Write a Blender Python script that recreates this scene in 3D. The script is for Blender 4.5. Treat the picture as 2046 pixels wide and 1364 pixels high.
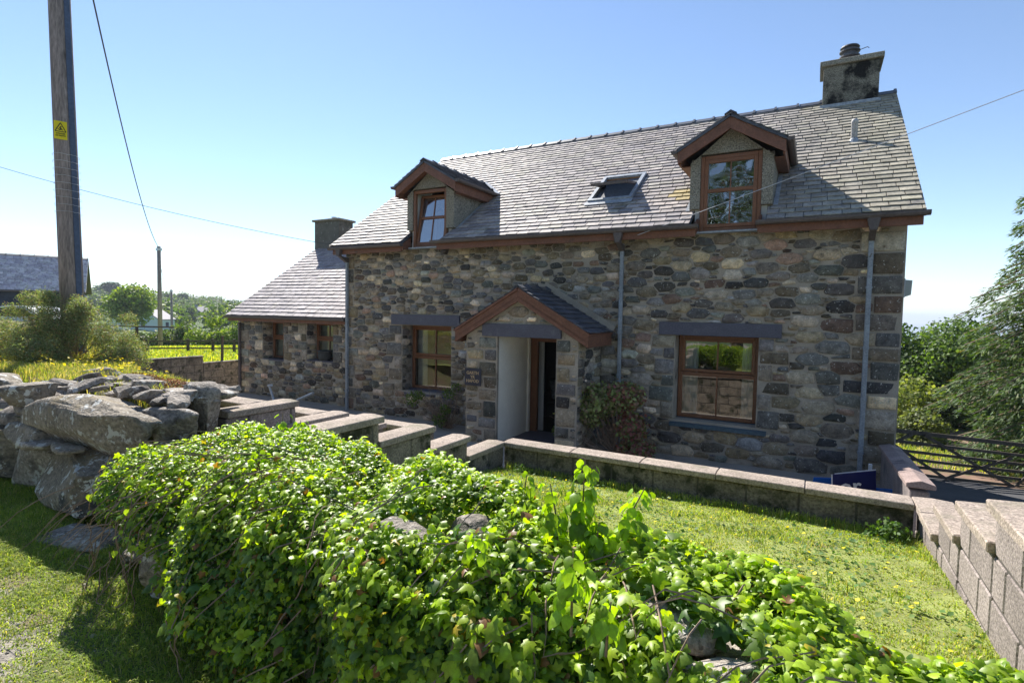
import bpy, math, random
import numpy as np
from mathutils import Vector, Matrix
random.seed(7); RNG=np.random.default_rng(7)
for o in list(bpy.data.objects): bpy.data.objects.remove(o)
SC=bpy.context.scene; COL=SC.collection
R=math.radians
# ---------------------------------------------------------------- camera
cam=bpy.data.cameras.new('camera'); co=bpy.data.objects.new('camera',cam); COL.objects.link(co)
cam.sensor_width=36; cam.lens=36*1083.4/2046; cam.clip_start=.05; cam.clip_end=30000
r=Vector((0.87292552,0.48754249,0.01741744)); u=Vector((-0.04111587,0.03794732,0.99843352)); f=Vector((-0.48611781,0.87227423,-0.05317091))
co.matrix_world=Matrix(((r.x,u.x,-f.x,0),(r.y,u.y,-f.y,0),(r.z,u.z,-f.z,0),(0,0,0,1)))
SC.camera=co
# ---------------------------------------------------------------- light
SUN=Vector((-.583,.437,.688)).normalized()
w=bpy.data.worlds.new('World'); SC.world=w; w.use_nodes=True
nt=w.node_tree; nt.nodes.clear()
sky=nt.nodes.new('ShaderNodeTexSky'); sky.sky_type='NISHITA'; sky.sun_disc=False
sky.sun_elevation=math.asin(SUN.z); sky.sun_rotation=math.atan2(SUN.x,SUN.y)
sky.air_density=.85; sky.dust_density=.03; sky.ozone_density=1.8; sky.altitude=50
bg=nt.nodes.new('ShaderNodeBackground'); bg.inputs[1].default_value=.09
wo=nt.nodes.new('ShaderNodeOutputWorld'); nt.links.new(sky.outputs[0],bg.inputs[0]); nt.links.new(bg.outputs[0],wo.inputs[0])
sl=bpy.data.lights.new('sun','SUN'); sl.energy=4.8; sl.angle=R(.53); sl.color=(1,.95,.87)
so=bpy.data.objects.new('sun',sl); COL.objects.link(so); so.rotation_euler=SUN.to_track_quat('Z','Y').to_euler(); so.location=(0,0,30)
vs=SC.view_settings; vs.view_transform='Standard'; vs.look='None'; vs.gamma=1; vs.use_curve_mapping=False; vs.exposure=1.13
SC.render.engine='CYCLES'; SC.cycles.max_bounces=8; SC.cycles.transparent_max_bounces=16

# ---------------------------------------------------------------- materials
def lin(c): return tuple(c)+(1,)
def M(name,col,rough=.85,var=.25,scale=4,bump=.3,bscale=60,attr=False,rnd=0,spec=.3,metal=0,blot=(),trans=0,tcol=None,fine=.25,bd=.01,stretch=None):
    m=bpy.data.materials.new(name); m.use_nodes=True; t=m.node_tree; N=t.nodes; L=t.links
    p=N['Principled BSDF']; out=N['Material Output']
    p.inputs['Roughness'].default_value=rough; p.inputs['Specular IOR Level'].default_value=spec; p.inputs['Metallic'].default_value=metal
    g=N.new('ShaderNodeNewGeometry'); pos=g.outputs['Position']
    if stretch:
        mp=N.new('ShaderNodeMapping'); mp.inputs['Scale'].default_value=stretch; L.new(pos,mp.inputs[0]); pos=mp.outputs[0]
    if attr:
        a=N.new('ShaderNodeAttribute'); a.attribute_name='Col'; base=a.outputs['Color']
    else:
        a=N.new('ShaderNodeRGB'); a.outputs[0].default_value=lin(col); base=a.outputs[0]
    def noise(s,d=4,ro=.6):
        n=N.new('ShaderNodeTexNoise'); n.inputs['Scale'].default_value=s; n.inputs['Detail'].default_value=d; n.inputs['Roughness'].default_value=ro
        L.new(pos,n.inputs['Vector']); return n.outputs['Fac']
    def mr(src,a0,a1,b0,b1):
        n=N.new('ShaderNodeMapRange'); n.inputs[1].default_value=a0; n.inputs[2].default_value=a1; n.inputs[3].default_value=b0; n.inputs[4].default_value=b1
        L.new(src,n.inputs[0]); return n.outputs[0]
    def vmul(c,fac):
        n=N.new('ShaderNodeVectorMath'); n.operation='SCALE'; L.new(c,n.inputs[0]); L.new(fac,n.inputs['Scale']); return n.outputs[0]
    n1=noise(scale); c=vmul(base,mr(n1,.3,.7,1-var,1+var))
    if fine: c=vmul(c,mr(noise(bscale,3),.3,.7,1-fine,1+fine))
    if rnd:
        oi=N.new('ShaderNodeObjectInfo'); c=vmul(c,mr(oi.outputs['Random'],0,1,1-rnd,1+rnd))
    for (bc,bs,th,soft) in blot:
        x=N.new('ShaderNodeMix'); x.data_type='RGBA'
        L.new(mr(noise(bs,5,.65),th,th+soft,0,1),x.inputs[0]); L.new(c,x.inputs[6]); x.inputs[7].default_value=lin(bc); c=x.outputs[2]
    L.new(c,p.inputs['Base Color'])
    if bump:
        b=N.new('ShaderNodeBump'); b.inputs['Strength'].default_value=bump; b.inputs['Distance'].default_value=bd
        L.new(noise(bscale,4,.65),b.inputs['Height']); L.new(b.outputs[0],p.inputs['Normal'])
    if trans:
        tb=N.new('ShaderNodeBsdfTranslucent'); mx=N.new('ShaderNodeMixShader'); mx.inputs[0].default_value=trans
        v=N.new('ShaderNodeVectorMath'); v.operation='MULTIPLY'; L.new(c,v.inputs[0]); v.inputs[1].default_value=tcol or (1.6,1.7,.5)
        L.new(v.outputs[0],tb.inputs[0]); L.new(p.outputs[0],mx.inputs[1]); L.new(tb.outputs[0],mx.inputs[2]); L.new(mx.outputs[0],out.inputs[0])
    return m
def glass_mat(name,refl=.22,rough=.0,wob=0,tint=(.88,.94,.92)):
    m=bpy.data.materials.new(name); m.use_nodes=True; t=m.node_tree; N=t.nodes; L=t.links; N.clear()
    out=N.new('ShaderNodeOutputMaterial'); gl=N.new('ShaderNodeBsdfGlossy'); gl.inputs['Roughness'].default_value=rough
    tr=N.new('ShaderNodeBsdfTransparent'); tr.inputs[0].default_value=lin(tint)
    mx=N.new('ShaderNodeMixShader'); lw=N.new('ShaderNodeFresnel'); lw.inputs['IOR'].default_value=1.5
    ad=N.new('ShaderNodeMath'); ad.operation='ADD'; ad.inputs[1].default_value=refl; ad.use_clamp=True
    L.new(lw.outputs[0],ad.inputs[0]); L.new(ad.outputs[0],mx.inputs[0]); L.new(tr.outputs[0],mx.inputs[1]); L.new(gl.outputs[0],mx.inputs[2]); L.new(mx.outputs[0],out.inputs[0])
    if wob:
        g=N.new('ShaderNodeNewGeometry'); n=N.new('ShaderNodeTexNoise'); n.inputs['Scale'].default_value=2.2; n.inputs['Detail'].default_value=1
        L.new(g.outputs['Position'],n.inputs['Vector']); b=N.new('ShaderNodeBump'); b.inputs['Strength'].default_value=wob; b.inputs['Distance'].default_value=.05
        L.new(n.outputs[0],b.inputs['Height']); L.new(b.outputs[0],gl.inputs['Normal'])
    return m
LICH=((.6,.58,.52),30,.62,.03)
m_stone=M('rubble_stone',(.2,.2,.2),.8,.38,9,.8,45,attr=True,blot=(LICH,((.12,.075,.04),11,.62,.15),((.04,.045,.05),7,.6,.2)),bd=.02,spec=.35)
m_mortar=M('lime_mortar',(.38,.33,.265),.95,.2,3,.5,90,blot=(((.12,.10,.08),2.5,.56,.15),((.33,.31,.27),6,.62,.12)))
m_slate=M('roof_slate',(.2,.2,.2),.72,.25,6,.45,25,attr=True,spec=.3,blot=(((.27,.25,.15),1.1,.6,.22),((.12,.11,.12),2.3,.6,.15)),bd=.006)
m_slate_dark=M('dark_slate',(.07,.075,.09),.45,.2,5,.2,20,attr=False,rnd=.2,spec=.5)
m_lintel=M('slate_lintel',(.095,.095,.125),.5,.12,6,.1,40,spec=.4,blot=(((.16,.16,.17),3,.62,.1),))
m_plaster=M('white_plaster',(.8,.76,.66),.9,.07,2,.15,30,fine=.04)
m_dash=M('pebbledash',(.25,.23,.185),.95,.12,3,1,42,fine=.75,bd=.02,blot=(((.42,.4,.34),48,.6,.04),))
m_dash_dirty=M('stained_pebbledash',(.21,.195,.155),.95,.15,3,1,42,fine=.7,bd=.02,blot=(((.012,.012,.012),1.9,.46,.14),))
m_timber=M('brown_fascia',(.19,.085,.052),.55,.15,5,.1,30,spec=.35,blot=(((.07,.05,.035),4,.62,.15),))
m_frame=M('window_timber',(.2,.085,.04),.45,.12,8,.1,60,spec=.4)
m_gutter=M('brown_gutter',(.115,.095,.088),.5,.12,4,.05,30,spec=.35)
m_pipe=M('grey_downpipe',(.26,.29,.32),.5,.2,3,.1,40,spec=.4,blot=(((.1,.085,.07),9,.64,.05),))
m_lead=M('lead_flashing',(.3,.33,.37),.45,.2,5,.2,20,spec=.5)
m_coping=M('concrete_coping',(.34,.28,.235),.95,.2,3,.9,60,fine=.5,bd=.008,blot=(((.2,.18,.13),4.1,.5,.25),((.13,.11,.1),30,.6,.08),((.5,.47,.4),26,.67,.04)))
m_block=M('concrete_block',(.25,.213,.197),.95,.22,3,.8,70,rnd=.14,fine=.5,bd=.006,blot=(((.07,.065,.05),2.2,.6,.2),))
m_block_dark=M('weathered_block',(.21,.18,.145),.95,.3,6,.9,50,rnd=.15,fine=.5,bd=.015,blot=(((.04,.043,.025),5.5,.5,.12),((.2,.19,.15),20,.66,.05)))
m_joint=M('block_joint',(.10,.09,.08),.95,.3,6,.3,50)
m_boulder=M('lichen_boulder',(.26,.225,.18),.85,.45,2.2,1.0,34,bd=.035,fine=.45,attr=False,blot=(((.065,.067,.072),1.5,.52,.08),((.30,.24,.15),2.6,.55,.12),((.6,.6,.57),8.5,.575,.025),((.5,.5,.47),30,.62,.04)),rnd=.15)
m_boulder2=M('weathered_rock',(.29,.255,.22),.85,.45,3,1.0,36,bd=.03,fine=.45,blot=(((.07,.06,.055),2.5,.55,.12),((.52,.51,.48),9,.575,.05),((.16,.14,.12),20,.6,.06)),rnd=.25)
m_bark=M('bark',(.09,.075,.055),.9,.3,4,.8,25,stretch=(1,1,.25))
m_pole=M('creosoted_pole',(.27,.225,.205),.85,.25,9,.5,50,stretch=(1,1,.12),fine=.4,blot=(((.06,.05,.045),7,.6,.12),))
m_steel=M('blue_grey_capping',(.06,.085,.14),.5,.15,3,.1,30,spec=.5)
m_galv=M('galvanised_metal',(.5,.52,.55),.4,.1,8,.1,40,spec=.6,metal=.4)
m_wire=M('wire',(.06,.06,.07),.6,0,1,0,fine=0)
m_wirel=M('pale_wire',(.5,.5,.52),.6,0,1,0,fine=0)
m_wood=M('weathered_timber',(.085,.07,.055),.85,.25,6,.4,50,stretch=(1,1,1))
m_yellow=M('yellow_plate',(.75,.62,.01),.5,.05,3,0,fine=0)
m_black=M('black_paint',(.01,.01,.01),.5,0,1,0,fine=0)
m_gold=M('gold_lettering',(.55,.4,.22),.5,0,1,0,fine=0)
m_navy=M('navy_board',(.006,.012,.09),.45,.05,3,0,fine=0)
m_blue=M('blue_board',(.02,.14,.5),.45,.05,3,0,fine=0)
m_white=M('white_paint',(.75,.75,.74),.6,.03,3,0,fine=0)
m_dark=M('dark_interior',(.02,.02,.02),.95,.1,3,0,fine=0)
m_curtain=M('net_curtain',(.8,.82,.8),.9,.1,8,0,fine=0,trans=.4,tcol=(1,1,1))
m_lgrey=M('lamp_casing',(.4,.43,.4),.4,.05,3,0,fine=0)
m_glass=glass_mat('window_glass',.2,.01,.03)
m_glassb=glass_mat('sky_reflecting_glass',.5,.01,.05,(.5,.6,.7))
m_glassw=glass_mat('warped_glass',.3,.01,1.0)
m_soil=M('grassy_soil',(.22,.25,.075),.95,.3,3,.6,40,blot=(((.16,.12,.07),2.2,.6,.12),))
m_verge=M('verge_turf',(.13,.15,.05),.95,.3,5,.8,40,bd=.02,blot=(((.2,.16,.11),3.5,.52,.1),))
m_banks=M('bank_turf',(.14,.14,.06),.95,.35,2.5,.8,30,bd=.03,blot=(((.17,.12,.08),1.3,.5,.12),))
m_gravel=M('worn_lane_gravel',(.3,.27,.23),.95,.2,6,.9,45,bd=.02,fine=.4,blot=(((.07,.09,.03),2.6,.55,.1),))
m_paving=M('paving_slabs',(.36,.31,.26),.9,.15,2,.3,60,blot=(((.2,.18,.14),1.5,.6,.15),))
m_tarmac=M('tarmac',(.075,.075,.08),.9,.15,1.5,.5,120,fine=.4)
m_pink=M('reddish_gravel',(.22,.14,.1),.95,.2,3,.5,60,blot=(((.08,.11,.03),1.2,.5,.15),))
m_field=M('pasture',(.22,.28,.045),.95,.3,.5,.3,6,fine=.25,blot=(((.2,.2,.05),.25,.55,.15),((.06,.1,.02),.9,.6,.1)))
m_hill=M('hill_pasture',(.085,.13,.035),.95,.35,.03,0,1,fine=.3,blot=(((.04,.07,.025),.018,.52,.06),((.15,.17,.06),.011,.58,.05)))
m_water=M('sea_water',(.02,.06,.11),.25,.05,.01,.1,.3,fine=0,spec=.5)
m_leafA=M('ivy_leaf',(.1,.2,.02),.42,.25,40,0,60,attr=True,trans=.45,tcol=(2.1,2.1,.3),spec=.4,fine=.12)
m_leaf=M('leaf',(.1,.2,.02),.6,.1,5,0,60,attr=True,trans=.35,tcol=(1.6,1.7,.5),spec=.3,fine=0)
m_grass=M('grass_blade',(.1,.2,.02),.6,.2,1.4,0,60,attr=True,trans=.4,tcol=(1.7,1.6,.4),spec=.25,fine=0)
m_petal=M('yellow_petal',(.85,.72,.04),.6,.1,5,0,trans=.35,tcol=(1.2,1.1,.4),fine=0)
m_twig=M('twig',(.25,.18,.13),.85,.2,8,.2,80)
m_hwall=M('pale_render',(.55,.66,.6),.9,.05,.5,0,fine=0)
m_grender=M('grey_render',(.2,.22,.23),.9,.05,.5,0,fine=0)
m_carpaint=M('silver_blue_car_paint',(.45,.52,.6),.25,0,1,0,fine=0,spec=.6)
m_rust=M('sedum',(.3,.1,.05),.9,.3,6,0,attr=True,fine=0)
m_pot=M('stone_pot',(.06,.065,.065),.8,.2,8,.3,60)
m_wallgrey=M('dark_slate_cladding',(.03,.04,.06),.6,.2,2,.2,9)
m_cush=M('patterned_cushion',(.3,.33,.36),.9,.6,25,0,20)

# ---------------------------------------------------------------- helpers
def tag(o,label=None,cat=None,group=None,kind=None):
    if label: o['label']=label
    if cat: o['category']=cat
    if group: o['group']=group
    if kind: o['kind']=kind
    return o
def wloc(o):
    v=Vector((0,0,0))
    while o is not None: v=v+Vector(o.location); o=o.parent
    return v
def empty(name,loc,label,cat,group=None):
    o=bpy.data.objects.new(name,None); COL.objects.link(o); o.location=loc; o.empty_display_size=.2
    return tag(o,label,cat,group)
class MB:
    def __init__(s): s.v=[]; s.f=[]; s.c=[]
    def add(s,vs,fs,col=None):
        b=len(s.v); s.v.extend([tuple(x) for x in vs]); s.f.extend([tuple(b+i for i in q) for q in fs])
        s.c.extend([col or (1,1,1)]*len(vs)); return s
    def box(s,x0,x1,y0,y1,z0,z1,col=None):
        return s.add([(x0,y0,z0),(x1,y0,z0),(x1,y1,z0),(x0,y1,z0),(x0,y0,z1),(x1,y0,z1),(x1,y1,z1),(x0,y1,z1)],
          [(0,3,2,1),(4,5,6,7),(0,1,5,4),(1,2,6,5),(2,3,7,6),(3,0,4,7)],col)
    def obox(s,o,a,b,c,col=None):  # corner + 3 edge vectors
        o,a,b,c=map(Vector,(o,a,b,c)); P=[o,o+a,o+a+b,o+b,o+c,o+a+c,o+a+b+c,o+b+c]
        F=[(0,3,2,1),(4,5,6,7),(0,1,5,4),(1,2,6,5),(2,3,7,6),(3,0,4,7)]
        if a.cross(b).dot(c)<0: F=[q[::-1] for q in F]
        return s.add(P,F,col)
    def beam(s,p,q,w,h,up=(0,0,1),col=None):
        p,q=Vector(p),Vector(q); d=(q-p); sd=d.cross(Vector(up)).normalized()*w; uu=sd.cross(d).normalized()*h
        return s.obox(p-sd/2-uu/2,d,sd,uu,col)
    def prism(s,poly,off,col=None):  # poly list of 3d pts, offset vector
        off=Vector(off); n=len(poly); P=[Vector(p) for p in poly]
        a=sum(((P[i]-P[0]).cross(P[i+1]-P[0]) for i in range(1,n-1)),Vector())
        if a.dot(off)>0: P=P[::-1]
        F=[tuple(range(n)),tuple(range(2*n-1,n-1,-1))]
        F+= [(i,n+i,n+(i+1)%n,(i+1)%n) for i in range(n)]
        return s.add(P+[p+off for p in P],F,col)
    def tube(s,pts,rad,n=8,col=None,cap=True):
        pts=[Vector(p) for p in pts]; rs=rad if hasattr(rad,'__len__') else [rad]*len(pts); V=[];F=[]
        ref=Vector((0,0,1)) if abs((pts[-1]-pts[0]).normalized().z)<.9 else Vector((1,0,0))
        for i,p in enumerate(pts):
            d=(pts[min(i+1,len(pts)-1)]-pts[max(i-1,0)]).normalized(); a=d.cross(ref).normalized(); b=d.cross(a)
            for k in range(n): t=2*math.pi*k/n; V.append(p+a*math.cos(t)*rs[i]+b*math.sin(t)*rs[i])
        for i in range(len(pts)-1):
            for k in range(n): F.append((i*n+k,i*n+(k+1)%n,(i+1)*n+(k+1)%n,(i+1)*n+k))
        if cap: F.append(tuple(range(n-1,-1,-1))); F.append(tuple((len(pts)-1)*n+k for k in range(n)))
        return s.add(V,F,col)
    def lathe(s,c,prof,n=16,col=None):
        V=[];F=[]
        for (rr,z) in prof:
            for k in range(n): t=2*math.pi*k/n; V.append((c[0]+rr*math.cos(t),c[1]+rr*math.sin(t),c[2]+z))
        for i in range(len(prof)-1):
            for k in range(n): F.append((i*n+k,i*n+(k+1)%n,(i+1)*n+(k+1)%n,(i+1)*n+k))
        return s.add(V,F,col)
    def build(s,name,mat,parent=None,smooth=False,attr=False,bevel=0):
        v=np.array(s.v,dtype=float); org=v.mean(0) if parent is not None else np.array([v[:,0].mean(),v[:,1].mean(),v[:,2].min()])
        me=bpy.data.meshes.new(name); me.from_pydata((v-org).tolist(),[],s.f); me.materials.append(mat)
        if smooth: me.polygons.foreach_set('use_smooth',[True]*len(me.polygons))
        if attr:
            a=me.color_attributes.new('Col','FLOAT_COLOR','POINT'); cc=np.ones((len(s.v),4)); cc[:,:3]=np.array(s.c); a.data.foreach_set('color',cc.ravel())
        o=bpy.data.objects.new(name,me); COL.objects.link(o)
        if parent is not None: o.parent=parent; o.location=Vector(org)-wloc(parent)
        else: o.location=org
        if bevel:
            b=o.modifiers.new('bevel','BEVEL'); b.width=bevel; b.segments=1
        me.update(); return o
def tri_mesh(name,V,F,mat,parent=None,col=None,smooth=False):
    V=np.asarray(V,float).reshape(-1,3); F=np.asarray(F,np.int32).reshape(-1,3)
    org=V.mean(0); me=bpy.data.meshes.new(name)
    me.vertices.add(len(V)); me.vertices.foreach_set('co',(V-org).ravel())
    me.loops.add(len(F)*3); me.loops.foreach_set('vertex_index',F.ravel()); me.polygons.add(len(F))
    me.polygons.foreach_set('loop_start',np.arange(0,len(F)*3,3,dtype=np.int32))
    me.polygons.foreach_set('loop_total',np.full(len(F),3,dtype=np.int32))
    if smooth: me.polygons.foreach_set('use_smooth',np.ones(len(F),bool))
    me.update(calc_edges=True); me.materials.append(mat)
    if col is not None:
        a=me.color_attributes.new('Col','FLOAT_COLOR','POINT'); cc=np.ones((len(V),4)); cc[:,:3]=col; a.data.foreach_set('color',cc.ravel())
    o=bpy.data.objects.new(name,me); COL.objects.link(o)
    if parent is not None: o.parent=parent; o.location=Vector(org)-wloc(parent)
    else: o.location=org
    return o
def norm(a): return a/np.maximum(np.linalg.norm(a,axis=-1,keepdims=True),1e-9)
def frames(nrm,tip):  # arrays -> rotation (n,3,3) cols: side, tip, normal
    nrm=norm(nrm); tip=tip-(tip*nrm).sum(-1,keepdims=True)*nrm; tip=norm(tip); side=np.cross(tip,nrm)
    return np.stack([side,tip,nrm],axis=-1)
def scatter(T,TF,pos,rot,size,col,shade=None):
    T=np.asarray(T,float); n=len(pos); k=len(T)
    V=np.einsum('nij,kj->nki',rot,T)*np.asarray(size).reshape(-1,1,1)+pos[:,None,:]
    F=(np.asarray(TF)[None]+(np.arange(n)*k)[:,None,None])
    C=np.repeat(np.asarray(col)[:,None,:],k,axis=1)
    if shade is not None: C=C*np.asarray(shade)[None,:,None]
    return V.reshape(-1,3),F.reshape(-1,3),C.reshape(-1,3)
LEAF=[(0,0,0),(.34,.45,.06),(0,1,-.08),(-.34,.45,.06),(0,.45,-.04)]
LEAFF=[(0,1,4),(1,2,4),(2,3,4),(3,0,4)]
QL=[(0,0,0),(.42,.5,.08),(0,1,0),(-.42,.5,.08)]; QLF=[(0,1,2),(0,2,3)]
IVY=[(0,.0,0),(.22,-.12,-.04),(.46,-.02,-.09),(.36,.2,0),(.62,.44,-.12),(.26,.5,.02),(0,1.02,-.16),(-.26,.5,.02),(-.62,.44,-.12),(-.36,.2,0),(-.46,-.02,-.09),(-.22,-.12,-.04),(0,.3,.09)]
IVYF=[(12,i,(i+1)%12) for i in range(12)]
OVAL=[(0,0,0),(.3,.15,-.05),(.4,.42,-.06),(.2,.78,-.08),(0,1,-.2),(-.2,.78,-.08),(-.4,.42,-.06),(-.3,.15,-.05),(0,.45,.06)]
OVALF=[(8,i,(i+1)%8) for i in range(8)]
def rdir(n): return norm(RNG.normal(size=(n,3)))
def mixcol(n,cols,wts=None):
    c=np.array(cols)[RNG.choice(len(cols),n,p=wts)]; return np.clip(c*RNG.uniform(.7,1.3,(n,1)),0,.9)
def vnoise(P,s,seed=0):
    P=np.asarray(P)*s; out=np.zeros(len(P))
    rg=np.random.default_rng(seed)
    for k in range(5):
        d=rg.normal(size=3); ph=rg.uniform(0,6.28); out+=np.sin(P@d*(1+.4*k)+ph+1.5*np.sin(P@np.roll(d,1)+ph*2))
    return out/5

# ---------------------------------------------------------------- rubble masonry
def clip(poly,nx,ny,c):
    out=[];n=len(poly)
    for i in range(n):
        a=poly[i];b=poly[(i+1)%n]; da=nx*a[0]+ny*a[1]-c; db=nx*b[0]+ny*b[1]-c
        if da<=0: out.append(a)
        if (da<0<db) or (db<0<da): t=da/(da-db); out.append((a[0]+t*(b[0]-a[0]),a[1]+t*(b[1]-a[1])))
    return out
def inside(poly,p,m=0):
    n=len(poly)
    for i in range(n):
        a=poly[i];b=poly[(i+1)%n]; L_=math.hypot(b[0]-a[0],b[1]-a[1])
        if ((b[0]-a[0])*(p[1]-a[1])-(b[1]-a[1])*(p[0]-a[0]))/L_<m: return False
    return True
STCOL=[(.10,.10,.10),(.07,.072,.076),(.15,.13,.095),(.17,.14,.095),(.125,.112,.095),(.19,.16,.125),(.13,.09,.07),(.09,.097,.09),(.15,.135,.11),(.06,.055,.052),(.22,.19,.15),(.135,.115,.085),(.075,.072,.07)]
def rubble(region,rects,rfun,aniso=.56,quoins=(),seed=1,tries=16000):
    """returns list of polygons (in s,t) for a convex CCW region with rectangular obstacles"""
    rg=random.Random(seed); q=1/aniso
    xs=[p[0] for p in region]; ys=[p[1] for p in region]
    obs=list(rects)+[tuple(z) for z in quoins]
    P=np.zeros((6000,2)); Rr=np.zeros(6000); n=0
    order=sorted([rg.random()**1.7 for _ in range(tries)],reverse=True)
    for k in range(tries):
        s_=rg.uniform(min(xs),max(xs)); t_=rg.uniform(min(ys),max(ys))
        rad=rfun(s_,t_)*(.36+1.25*order[k])
        if not inside(region,(s_,t_),rad*.5): continue
        bad=False
        for (a,b,c,d) in obs:
            if a-rad*.7<s_<b+rad*.7 and c-rad*.45<t_<d+rad*.45: bad=True;break
        if bad: continue
        p=(s_,t_*q)
        if n:
            dd=np.hypot(P[:n,0]-p[0],P[:n,1]-p[1])
            if (dd<.84*(Rr[:n]+rad)).any(): continue
        P[n]=p;Rr[n]=rad;n+=1
    out=[]; reg=[(a,b*q) for a,b in region]
    for i in range(n):
        px,py=P[i]; poly=list(reg)
        for (a,b,c,d) in obs:
            c2,d2=c*q,d*q
            cand=[(a-px,(1,0,a)),(px-b,(-1,0,-b)),(c2-py,(0,1,c2)),(py-d2,(0,-1,-d2))]
            best=max(cand,key=lambda z:z[0]); poly=clip(poly,*best[1])
        # crop to local box
        tl=rg.gauss(0,.10); kk=rg.uniform(.74,.98)
        for nx,ny,c in ((1,0,px+.45),(-1,0,-px+.45)): poly=clip(poly,nx,ny,c)
        for sg_ in (1,-1): tl2=tl+rg.gauss(0,.05); nx,ny=-sg_*math.sin(tl2),sg_*math.cos(tl2); poly=clip(poly,nx,ny,nx*px+ny*py+Rr[i]*kk)
        if rg.random()<.5:
            for sg_ in (1,-1): tl2=rg.gauss(0,.18); nx,ny=sg_*math.cos(tl2),sg_*math.sin(tl2); poly=clip(poly,nx,ny,nx*px+ny*py+Rr[i]*rg.uniform(.95,1.25))
        dd=np.hypot(P[:n,0]-px,P[:n,1]-py)
        for j in np.argsort(dd)[1:26]:
            if dd[j]>1.0: break
            nx,ny=P[j,0]-px,P[j,1]-py
            c=((P[j]**2).sum()-Rr[j]**2-px*px-py*py+Rr[i]**2)/2
            poly=clip(poly,nx,ny,c)
            if len(poly)<3: break
        if len(poly)>=3: out.append([(a,b/q) for a,b in poly])
    for (a,b,c,d) in quoins:
        out.append([(a,c),(b,c),(b,d),(a,d)])
    return out
def stone_mesh(mb,poly,O,U,V_,N_,gap=.0045,bulge=.026,rg=random,rnd=.1):
    O,U,V_,N_=map(Vector,(O,U,V_,N_))
    A=0;cx=cy=0
    for i in range(len(poly)):
        a=poly[i];b=poly[(i+1)%len(poly)];k=a[0]*b[1]-b[0]*a[1];A+=k;cx+=(a[0]+b[0])*k;cy+=(a[1]+b[1])*k
    if abs(A)<.0016: return None
    cx/=3*A;cy/=3*A
    w=max(p[0] for p in poly)-min(p[0] for p in poly); h=max(p[1] for p in poly)-min(p[1] for p in poly)
    if min(w,h)<.045: return None
    pts=[]
    for i in range(len(poly)):
        a=poly[i];b=poly[(i+1)%len(poly)]; L_=math.hypot(a[0]-b[0],a[1]-b[1])
        if L_<.012: pts.append(((a[0]+b[0])/2,(a[1]+b[1])/2)); continue
        k=min(.2,rg.uniform(.004,.022)/L_)
        pts.append((a[0]+(b[0]-a[0])*k,a[1]+(b[1]-a[1])*k)); pts.append((b[0]+(a[0]-b[0])*k,b[1]+(a[1]-b[1])*k))
    m=min(w,h)/2; g=min(.45,gap*rg.uniform(.5,1.5)/m); sc=1-g
    pts=[(cx+(x-cx)*sc+rg.gauss(0,.003),cy+(y-cy)*sc+rg.gauss(0,.003)) for x,y in pts]
    n=len(pts); tx,ty=rg.gauss(0,.05),rg.gauss(0,.05); b=bulge*rg.uniform(.6,1.3)
    vs=[];fs=[]
    for (s_,d) in ((1,-.03),(.97,b*.5),(.86,b*.95)):
        for x,y in pts:
            jx=rg.gauss(0,.004) if s_<1 else 0
            X=cx+(x-cx)*s_+jx;Y=cy+(y-cy)*s_
            dd=d+((X-cx)*tx+(Y-cy)*ty+(rg.gauss(0,.004) if s_<.9 else 0) if d>0 else 0)
            vs.append(O+U*X+V_*Y+N_*dd)
    vs.append(O+U*cx+V_*cy+N_*(b*1.02))
    for L_ in range(2):
        for i in range(n):
            j=(i+1)%n; fs.append((L_*n+i,L_*n+j,(L_+1)*n+j,(L_+1)*n+i))
    for i in range(n): fs.append((2*n+i,2*n+(i+1)%n,3*n))
    if U.cross(V_).dot(N_)<0: fs=[q[::-1] for q in fs]
    if A<0: fs=[q[::-1] for q in fs]
    c=rg.choice(STCOL); k=math.exp(rg.gauss(.62,.46)); c=(c[0]*k*1.05,c[1]*k*rg.uniform(.97,1.02),c[2]*k*rg.uniform(.84,.96))
    mb.add(vs,fs,c); return abs(A)/2,(O+U*cx+V_*cy)
STONES=[]  # (screen size, MB, parent)
def lay_stones(polys,O,U,V_,N_,parent,seed=3,gap=.0045,bulge=.026,rnd=.1,vis=1):
    rg=random.Random(seed)
    for p in polys:
        mb=MB(); rr=stone_mesh(mb,p,O,U,V_,N_,gap,bulge,rg,rnd)
        if rr: STONES.append((vis*rr[0]/max(.1,rr[1].length_squared),mb,parent))
def flush(items,name,mat,limit=300,smooth=True,stuffname=None):
    items.sort(key=lambda z:-z[0]); rest={}
    for i,(s_,mb,par) in enumerate(items):
        if i<limit: mb.build(name,mat,par,smooth=smooth,attr=True)
        else:
            r_=rest.setdefault(par.name,(MB(),par))[0]; b=len(r_.v); r_.v+=mb.v; r_.c+=mb.c; r_.f+=[tuple(b+k for k in q) for q in mb.f]
    for k,(mb,par) in rest.items():
        o=mb.build(stuffname or name,mat,par,smooth=smooth,attr=True); tag(o,kind='stuff')
def gridwall(xr,zr,holes,y0,y1,mb,axis='x'):
    xs=sorted(set([xr[0],xr[1]]+[h[i] for h in holes for i in (0,1)])); zs=sorted(set([zr[0],zr[1]]+[h[i] for h in holes for i in (2,3)]))
    for i in range(len(xs)-1):
        k=0
        while k<len(zs)-1:
            def hole(k): 
                cx=(xs[i]+xs[i+1])/2;cz=(zs[k]+zs[k+1])/2; return any(h[0]<cx<h[1] and h[2]<cz<h[3] for h in holes)
            if hole(k): k+=1; continue
            j=k
            while j+1<len(zs)-1 and not hole(j+1): j+=1
            mb.box(xs[i],xs[i+1],y0,y1,zs[k],zs[j+1]); k=j+1
    return mb
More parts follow.
